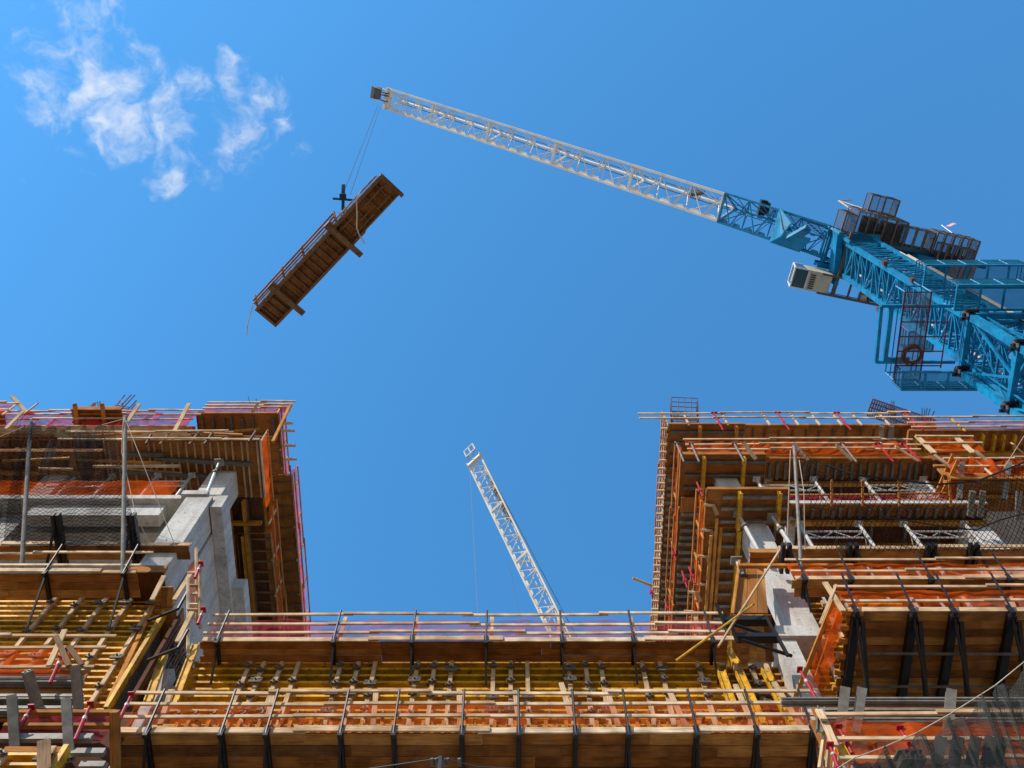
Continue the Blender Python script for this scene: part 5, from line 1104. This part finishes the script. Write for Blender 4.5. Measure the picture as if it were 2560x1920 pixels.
m = MB(); a, b = PY(-80, 1673, 13.6), PY(208, 1800, 13.6); FB(m, a.x, XU(208, 1700, 13.6), 13.62, 13.66, b.z, a.z); m.build('plywood', 'ply', af)
for v in (1705, 1748, 1778, ):
    z_ = ZV(v, 13.5); m = MB(); m.ibeam((-22, 13.5, z_), (XU(208, v, 13.5), 13.5, z_), .17, .16, .03, V((0, 1, 0))); FB(m, -22, XU(208, v, 13.5), 13.40, 13.42, z_-.03, z_+.03); m.build('waler', 'alu', af)
for i, (u0, v0, u1, v1) in enumerate(((68, 1678, 96, 1772), (188, 1663, 197, 1775), (30, 1742, 38, 1875), (166, 1750, 174, 1900))):
    alubeam(u0, v0, u1, v1, 12.7, 13.3 if i > 1 else 13.5, 'upright grey aluminium beam at the lower left, '+['tilted one', 'behind the magenta prop row', 'in front at the left', 'in front beside the magenta prop'][i], .19, grp='upright beams at the lower left')
dk = thing('edge_formwork', PY(150, 1850, 13.6), 'dark stacked timbers and grey beams filling the lower left corner', 'edge formwork')
for (u0, u1, v, mt, h) in ((20, 290, 1782, 'plank', .1), (10, 275, 1815, 'plank', .09), (-40, 232, 1845, 'alu', .17), (10, 160, 1878, 'plank', .16), (180, 262, 1881, 'alu', .15), (200, 262, 1914, 'alu', .15)):
    m = MB(); m.beam(PY(u0, v, 13.2), PY(u1, v, 13.2), .1, h); m.build('timber' if mt == 'plank' else 'metal_beam', mt, dk)
m = MB(); FB(m, -22, XU(300, 1860, 14), 14, 14.05, 10, ZV(1780, 14)); m.build('backing', 'shadeply', dk)
m = MB(); m.beam(PY(289, 1925, 14.), PY(287, 1778, 12.9), .15, .2); m.build('upright', 'plank', dk)
netting(F0, XU(5, 1830, 13.5), XU(270, 1830, 13.5), -13.45, ZV(1850, 13.45), ZV(1785, 13.45), .03).build('net', 'purple', dk)
wallform(XU(-60, 1900, 12.9), XU(150, 1900, 12.9), 12.9, ZV(1960, 12.9), ZV(1883, 12.9), 'small yellow girder form cut by the lower left picture edge', walers=xs([8, 120], 1900, 12.9), clamps=2, edge=[XU(152, 1900, 12.9)])
m = MB(); m.beam(PY(110, 1925, 12.6), PY(110, 1851, 12.6), .24, .04, V((0, 1, 0))); single(m, 'loose_board', 'oldwood', 'short wide board standing above the lowest left yellow form', 'board')
# ---- right of the middle wing
wallform(7.45, 11.2, 15.4, ZV(1740, 15.4), ZV(1508, 15.4), 'yellow girder wall form between the lower right column and the orange side rail', walers=[8.2, 8.9], clamps=4, edge=[7.48], sp=.27)
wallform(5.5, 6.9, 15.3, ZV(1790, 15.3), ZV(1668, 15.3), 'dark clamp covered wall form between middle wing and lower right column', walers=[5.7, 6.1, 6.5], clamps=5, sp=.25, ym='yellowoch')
for i, (u0, v0, u1, v1) in enumerate(((1812, 1615, 1840, 1660), (1845, 1675, 1915, 1830), (1912, 1675, 1990, 1830), (1803, 1680, 1830, 1760))):
    m = MB(); m.ibeam(PY(u1, v1, 14.7), PY(u0, v0, 14.9), .13, .2, .03, V((1, 0, 0))); single(m, 'yellow_beam', 'yellow', 'yellow beam at the right end of the middle wing, '+['short upper one', 'long, left of dark clamps', 'long, beside the column', 'short lower one'][i], 'beam', 'yellow beams at the right joint')
cs = thing('column_formwork', PY(1860, 1480, 14.2), 'tall tapered plywood shutter under the corner of the right wing', 'column formwork')
m = MB()
for (u0, u1, ub0, ub1) in ((1845, 1870, 1833, 1865), (1871, 1893, 1866, 1893), (1894, 1908, 1894, 1920)):
    p_ = [PY(u0, 1405, 14.3), PY(u1, 1405, 14.3), PY(ub1, 1532, 14.3), PY(ub0, 1532, 14.3)]; m.poly_prism(p_, V((0, .08, 0)))
m.build('panel', 'plank', cs)
m = MB(); m.beam(PY(1848, 1402, 14.2), PY(1830, 1535, 14.2), .07, .07); m.beam(PY(1846, 1415, 14.1), PY(1840, 1415, 14.1)+V((3.3, 0, 0)), .1, .12); m.build('edge_timber', 'orangewood', cs)
m = MB(); zc = ZV(1536, 14.3); [m.poly_prism([PZ(1828+20*k, 1538, zc), PZ(1847.5+20*k, 1538, zc), PZ(1852+21*k, 1655, zc), PZ(1831.5+21*k, 1655, zc)], V((0, 0, .04))) for k in range(5)]; m.build('lower_panel', 'plank', cs)
for i, (v, u0, u1) in enumerate(((1553, 1808, 1920), (1595, 1840, 1945))):
    t = thing('steel_bracket', PY(u0, v, 14), ['upper', 'lower'][i]+' black steel bracket arm across the tapered plywood shutter', 'bracket', 'black arms on the tapered shutter'); m = MB(); m.beam(PY(u0, v, 13.8), PY(u1, v, 13.8), .2, .16); m.build('arm', 'black', t)
    m = MB(); m.tube(PY(u0+15, v+5, 13.7), PY(u0+140, v+45, 14), .045, 6); m.tube(PY(u0-18, v-45, 13.5), PY(u0+5, v+10, 13.8), .045, 6); m.tube(PY(u1-5, v-10, 13.7), PY(u1+25, v+45, 13.9), .05, 6); m.build('strut', 'black', t)
def tube_thing(nm, a, b, r, mat, lab, cat, square=False):
    m = MB(); (m.beam(a, b, r*2, r*1.4) if square else m.tube(a, b, r, 8)); return single(m, nm, mat, lab, cat)
tube_thing('diagonal_timber', PY(1951, 1373, 13.2), PY(1795, 1618, 13.6), .028, 'pine', 'long pale timber slanting across the tapered shutter up to the plank deck', 'timber', True)
tube_thing('diagonal_tube', PY(1885, 1510, 13.0), PY(1690, 1652, 13.7), .028, 'yellow', 'long yellow tube slanting down onto the upper middle platform', 'tube')
# ---- bottom right zone
gz = thing('wall_formwork', PY(2250, 1790, 13), 'row of long grey aluminium beams lying below the big platform at the right', 'wall formwork')
m = MB(); FB(m, XU(2048, 1800, 13.6), 19, 13.7, 13.75, ZV(1850, 13.7), ZV(1750, 13.7)); m.build('plywood', 'plank', gz)
for (u0, v) in ((1953, 1755), (2060, 1784), (2052, 1806)):
    z_ = ZV(v, 13.3); m = MB(); m.ibeam((XU(u0, v, 13.3), 13.3, z_), (19, 13.3, z_-.05), .13, .16, .035, V((0, 1, 0))); FB(m, XU(u0, v, 13.3), 19, 13.19, 13.22, z_-.02, z_+.02); m.build('waler', 'alu', gz)
for i, (u0, v0, u1, v1) in enumerate(((2113, 1722, 2100, 1832), (2155, 1724, 2138, 1834), (2378, 1728, 2368, 1845))):
    alubeam(u0, v0, u1, v1, 12.7, 13.2, 'upright grey beam over the lying beams, '+['leftmost', 'second', 'rightmost'][i], .2, grp='upright beams at the lower right')
guard(F0, XU(2080, 1870, 12.2), 17, -12.1, ZV(1903, 12.1), 1.25, 'lowest orange netted rail behind the grey green net at the lower right', rails=(.05, .5, 1.05), netm='net', amp=.05)
for i, u in enumerate((2345, 2388, 2432, 2470, 2495, 2255, 2290)):
    v0 = 1845 if i < 5 else 1885
    alubeam(u+8, v0, u-4, 1912, 11.7, 12.0, 'short upright beam behind the grey green net, '+['first', 'second', 'third', 'fourth', 'fifth', 'low left', 'low middle'][i]+' of its row', .2, 'darkalu', grp='short beams behind the grey green net')
bt = thing('timber_ladder', PY(2070, 1860, 12.4), 'bundle of narrow timber uprights at the lower right inner corner', 'timber frame')
m = MB()
for (u0, v0, u1, v1) in ((2065, 1805, 2050, 1920), (2075, 1840, 2068, 1920), (2092, 1850, 2085, 1920), (2132, 1855, 2120, 1920), (2100, 1880, 2098, 1920)): m.beam(PY(u0, v0, 12.2), PY(u1, v1, 12.5), .07, .06)
m.build('upright', 'pine', bt); m = MB(); FB(m, XU(2055, 1870, 12.6), XU(2085, 1870, 12.6), 12.6, 12.65, 12, ZV(1800, 12.6)); m.build('panel', 'plank', bt)
for i, (a, b) in enumerate((((2060, 1800), (2088, 1865)), ((2046, 1775), (2060, 1800)))):
    m = MB(); m.beam(PY(*b, 12.0), PY(*a, 12.1), .13, .05, V((0, 1, 0))); single(m, 'raking_board', 'pine', ['white board leaning at the left end of the lowest right rail', 'short white board above it at the end of the grey lying beams'][i], 'board')
for i, (a, b) in enumerate((((2098, 1862), (2120, 1900)), ((2052, 1770), (2050, 1830)))):
    m = MB(); m.ibeam(PY(*b, 12.2), PY(*a, 12.2), .1, .14, .02); single(m, 'yellow_beam', ['yellow', 'alu'][i], ['short yellow beam in the lowest right rail', 'upright grey channel end at the end of the lying beams'][i], 'beam')
# ================================================================ poles, debris nets and ropes
def pole(u0, v0, u1, v1, y0, y1, label, r=.06):
    m = MB(); m.tube(PY(u1, v1, y1), PY(u0, v0, y0), r, 10); m.tube(PY(u0, v0, y0), PY(u0, v0, y0)+V((0, 0, .05)), r*1.1, 10); return single(m, 'net_pole', 'alu', label, 'pole', 'grey poles carrying the debris nets')
pole(76, 1058, 54, 1425, 11.4, 13.8, 'tall grey pole at the left holding the black net, left one', .065); pole(313, 1044, 307, 1432, 11.4, 13.8, 'tall grey pole at the left holding the black net, right one', .065)
pole(1986, 1118, 2003, 1420, 12.2, 13.8, 'tall grey pole in front of the right wing shoring', .055)
def netsheet(top, bot, mat, label, n=40, k=22, folds=.15, sag=.3, su=None, nm='debris_net', fold_n=7, ph=0., topsag=0):
    """net hung from a rope: top and bottom are lists of points"""
    def lerp(P, t):
        t = min(max(t, 0), .99999)*(len(P)-1); i = int(t); return P[i]*(1-(t-i))+P[i+1]*(t-i)
    W = sum((top[i+1]-top[i]).length for i in range(len(top)-1)); H = (bot[len(bot)//2]-top[len(top)//2]).length
    def fn(a, b):
        p_ = lerp(top, a)*(1-b)+lerp(bot, a)*b
        f = folds*(sin(a*fold_n*6.28+ph+1.5*sin(b*3))+.5*sin(a*fold_n*14.1+ph*2-b*2))*(1-b*.5)
        return p_+V((f*.4, -f-sag*sin(pi*b), -sag*sin(pi*b)))
    m = MB(); m.grid(fn, n, k, W, H); o = m.build(nm, mat); tag(o, label, 'debris net'); return o
def NP(lst): return [PY(u, v, y) for u, v, y in lst]
netsheet(NP([(78, 1065, 11.4), (130, 1070, 11.7), (178, 1075, 11.8), (230, 1068, 11.8), (283, 1062, 11.6)]), NP([(10, 1345, 13.7), (80, 1362, 13.8), (170, 1366, 13.8), (260, 1364, 13.8), (352, 1368, 13.8)]), 'black_net', 'black debris net hanging between the two left poles', 60, 30, .10, .25, fold_n=5)
netsheet(NP([(-60, 1130, 11.6), (0, 1102, 11.6), (40, 1075, 11.5), (76, 1062, 11.4)]), NP([(-70, 1330, 13.6), (-20, 1345, 13.7), (20, 1350, 13.7), (55, 1350, 13.8)]), 'black_net', 'black debris net running from the left pole out of the picture', 40, 26, .1, .2, ph=2)
netsheet(NP([(178, 1080, 11.7), (195, 1085, 11.7), (215, 1090, 11.7), (240, 1078, 11.6)]), NP([(200, 1190, 12.6), (215, 1200, 12.6), (228, 1200, 12.6), (238, 1180, 12.6)]), 'black_net_fine', 'bunched black mesh hanging doubled below the left rope', 30, 16, .12, .1, fold_n=3, ph=1)
netsheet(NP([(128, 1090, 11.7), (133, 1110, 11.7), (140, 1130, 11.7)]), NP([(95, 1200, 12.6), (112, 1215, 12.6), (125, 1190, 12.6)]), 'black_net_fine', 'light grey fold of mesh between left pole and the bunched net', 16, 12, .06, .1, fold_n=2, ph=4)
netsheet(NP([(1988, 1122, 12.2), (2060, 1165, 12.3), (2140, 1190, 12.4), (2240, 1200, 12.5), (2340, 1212, 12.5), (2440, 1205, 12.4), (2500, 1180, 12.3), (2590, 1145, 12.2)]), NP([(2040, 1372, 13.9), (2130, 1378, 13.9), (2220, 1378, 13.9), (2320, 1380, 13.9), (2400, 1380, 13.9), (2500, 1380, 13.9), (2600, 1380, 13.9), (2700, 1380, 13.9)]), 'dia_net', 'wide diamond mesh net across the right wing shoring', 60, 24, .05, .12)
NR = [(2080, 1930, 11.2), (2135, 1895, 11.2), (2205, 1870, 11.2), (2290, 1833, 11.2), (2372, 1787, 11.2), (2450, 1738, 11.2), (2490, 1712, 11.2), (2560, 1655, 11.2), (2680, 1550, 11.2)]
ropts = NP(NR)
hang = []
for i, (u, v, y) in enumerate(NR):
    if i < len(NR)-1:
        for t_ in (0, .08, .25, .5, .75, .92):
            q_ = 4*t_*(1-t_); hang.append((u+(NR[i+1][0]-u)*t_+6*q_, v+(NR[i+1][1]-v)*t_+34*q_, y+.05*q_))
netsheet(NP(hang), NP([(u+60+i*1.2, 2050, 12.2) for i, (u, v, y) in enumerate(hang)]), 'grey_net', 'torn grey green debris net drooping from the rope at the lower right', 200, 30, .07, .12, fold_n=13)
rope(ropts, .010, 'net_rope', 'pale rope holding the grey green net at the lower right')
rope(NP([(-20, 1100, 11.5), (76, 1060, 11.4), (130, 1068, 11.7), (180, 1071, 11.8), (240, 1066, 11.8), (310, 1047, 11.4)]), .012, 'net_rope', 'rope strung between the tops of the two left poles')
rope(NP([(314, 1050, 11.4), (350, 1140, 12), (438, 1365, 13.7)]), .012, 'guy_rope', 'long guy rope slanting from the right one of the left poles to the deck')
rope(NP([(308, 1050, 11.4), (304, 1130, 12), (340, 1290, 13), (378, 1366, 13.8)]), .012, 'guy_rope', 'second guy rope hanging beside the left poles')
rope(NP([(1976, 1125, 12.2), (1968, 1340, 13.7)]), .012, 'guy_rope', 'thin rope on the left side of the right wing pole'); rope(NP([(1998, 1150, 12.2), (2010, 1230, 12.6), (2012, 1375, 13.7)]), .012, 'guy_rope', 'thin rope on the right side of the right wing pole')
rope(NP([(2560, 1090, 12), (2510, 1170, 12.6)]), .012, 'guy_rope', 'thin cable at the right picture edge beside the orange rail')
def wire(pts, r, lab, sagn=None):
    m = MB(); m.path([V(p) for p in pts], r, 5); return single(m, 'net_edge_rope', 'black', lab, 'rope')
wire(NP([(2060, 1160, 12.25), (2140, 1188, 12.35), (2240, 1199, 12.45), (2340, 1211, 12.45), (2440, 1204, 12.35), (2500, 1180, 12.25), (2600, 1140, 12.2)]), .03, 'dark sagging edge rope of the wide diamond net')
wire(NP([(2200, 1290, 13.0), (2330, 1312, 13.0), (2440, 1325, 13), (2500, 1300, 12.9), (2570, 1282, 12.8)]), .022, 'dark rope sagging across the middle of the wide diamond net')
# ================================================================ reinforcement at the top
def rebars(lst, y, label, r=.022, mat='black', nm='rebar_bundle'):
    m = MB()
    for (u0, v0, u1, v1) in lst: m.tube(PY(u1, v1, y), PY(u0, v0, y), r, 5)
    return single(m, nm, mat, label, 'rebar')
rebars([(2305, 1020, 2306, 1065), (2312, 1022, 2309, 1066), (2318, 1020, 2311, 1066), (2325, 1022, 2313, 1064), (2336, 1028, 2320, 1062)], 15.2, 'fan of dark rebar against the sky at the right wing top')
rebars([(2212, 1012, 2228, 1060), (2225, 1010, 2234, 1062), (2229, 1003, 2238, 1062), (2234, 1003, 2240, 1064), (2236, 1020, 2241, 1066)], 15.2, 'dark rebar spikes beside the large rebar cage')
rebars([(620, 992, 632, 1030), (632, 1005, 638, 1032), (640, 997, 643, 1034), (652, 1005, 650, 1034), (662, 1002, 662, 1034)], 15., 'five rebar spikes on the top corner of the left wing')
rebars([(238, 1008, 238, 1023), (244, 1004, 246, 1023), (249, 1004, 251, 1023), (252, 1005, 255, 1024)], 15., 'short group of rebar spikes beside the left plywood box')
def cage_rebar(A, B, w_, h, n, label, rr=.018, up=UZ):
    t = thing('rebar_cage', A, label, 'rebar cage'); d = (B-A); dn_ = d.normalized(); x = dn_.cross(up).normalized(); z = x.cross(dn_)
    m = MB()
    for i in range(5):
        for s_ in (-1, 1): m.tube(A+x*(i/4-.5)*w_+z*h/2*s_, B+x*(i/4-.5)*w_+z*h/2*s_, rr, 5)
    m.build('main_bar', 'rust', t); m = MB()
    for k in range(n+1):
        c = A+d*k/n; q = [c+x*w_/2*a+z*h/2*b for a, b in ((-1, -1), (1, -1), (1, 1), (-1, 1))]
        for i in range(4): m.tube(q[i], q[(i+1) % 4], rr, 5)
    m.build('stirrup', 'rust', t); return t
cage_rebar(PY(2330, 1070, 15.6), PY(2175, 1018, 15.0), .75, .5, 26, 'large rebar cage jutting into the sky above the right wing', up=V((0, .2, 1)))
cage_rebar(PY(1712, 1060, 15.2), PY(1710, 1013, 15.0), 1.1, .7, 4, 'small upright rebar cage at the corner of the right wing top', up=V((0, 1, 0)))
cage_rebar(PY(1712, 1068, 15.), PY(1712, 1058, 15.), 1.0, .6, 4, 'dense rebar grid under the small upright cage at the right wing corner', up=V((0, 1, 0)))
rebars([(312, 987, 282, 1026), (328, 987, 292, 1026), (337, 988, 305, 1022), (341, 1001, 318, 1026), (338, 1010, 325, 1027), (283, 1016, 320, 1022), (288, 1012, 322, 1018), (283, 1024, 318, 1026)], 15.2, 'slanting rusty rebar bundle with red ribbon over the left wing', mat='rust', r=.028)
m = MB(); m.beam(PY(303, 1001, 15.1), PY(305, 1010, 15.1), .1, .03); single(m, 'ribbon', 'red', 'tiny red ribbon tied to the slanting rebar', 'ribbon')
# utility line below
ut = thing('utility_pole', PS(1100, 1925, 9), 'black pole top with sagging wires at the bottom edge of the view', 'utility pole')
a = PS(1101, 1893, 9); m = MB(); FB(m, a.x-.016, a.x+.016, a.y-.016, a.y+.016, .1, a.z); m.build('pole', 'cable', ut)
m = MB()
for (u0, v0, u1, v1) in ((900, 1925, 1085, 1898), (1085, 1898, 1100, 1893), (1100, 1893, 1190, 1917), (1190, 1917, 1290, 1922), (1080, 1900, 1120, 1915), (990, 1912, 995, 1925)): m.tube(PS(u0, v0, 9), PS(u1, v1, 9), .006, 4)
m.build('wire', 'cable', ut)
m = MB()
for u in (1080, 1090, 1110, 1118, 1148): m.tube(PS(u, 1896, 9), PS(u+2, 1912, 9), .018, 6); m.tube(PS(u-4, 1912, 9), PS(u+6, 1914, 9), .012, 6)
m.build('insulator', 'clampm', ut)

# ---------------------------------------------------------------- loose clutter under the upper floors of the left wing
lc = thing('timber_stack', PY(250, 1150, 15), 'clutter of loose battens and yellow girders under the left wing roof soffit', 'timber stack')
for i in range(26):
    u = rnd(-20, 560); v = rnd(1082, 1098) if i % 2 else rnd(1120, 1200)
    if v > 1100 and u > 300: continue
    a = PY(u, v, 14.6+rnd(-.3, .2)); m = MB(); l_ = rnd(.8, 3.2)
    m.beam(a, a+V((l_, rnd(-.2, .2), rnd(-.12, .12))), .07, rnd(.06, .14)); m.build('batten', random.choice(['pine', 'yellowoch', 'oldwood', 'orangewood']), lc)
for u in range(20, 560, 22):
    a = PZ(u, 1081, ZLA-.35); b = PZ(u-9, 1096, ZLA-.35); m = MB(); m.beam(b, a, .06, .1); m.build('joist', 'yellow', lc)
for v in (1079, 1098):
    m = MB(); m.beam(PZ(-40, v, ZLA-.42), PZ(575, v, ZLA-.42), .06, .08); m.build('bearer', 'yellowoch', lc)
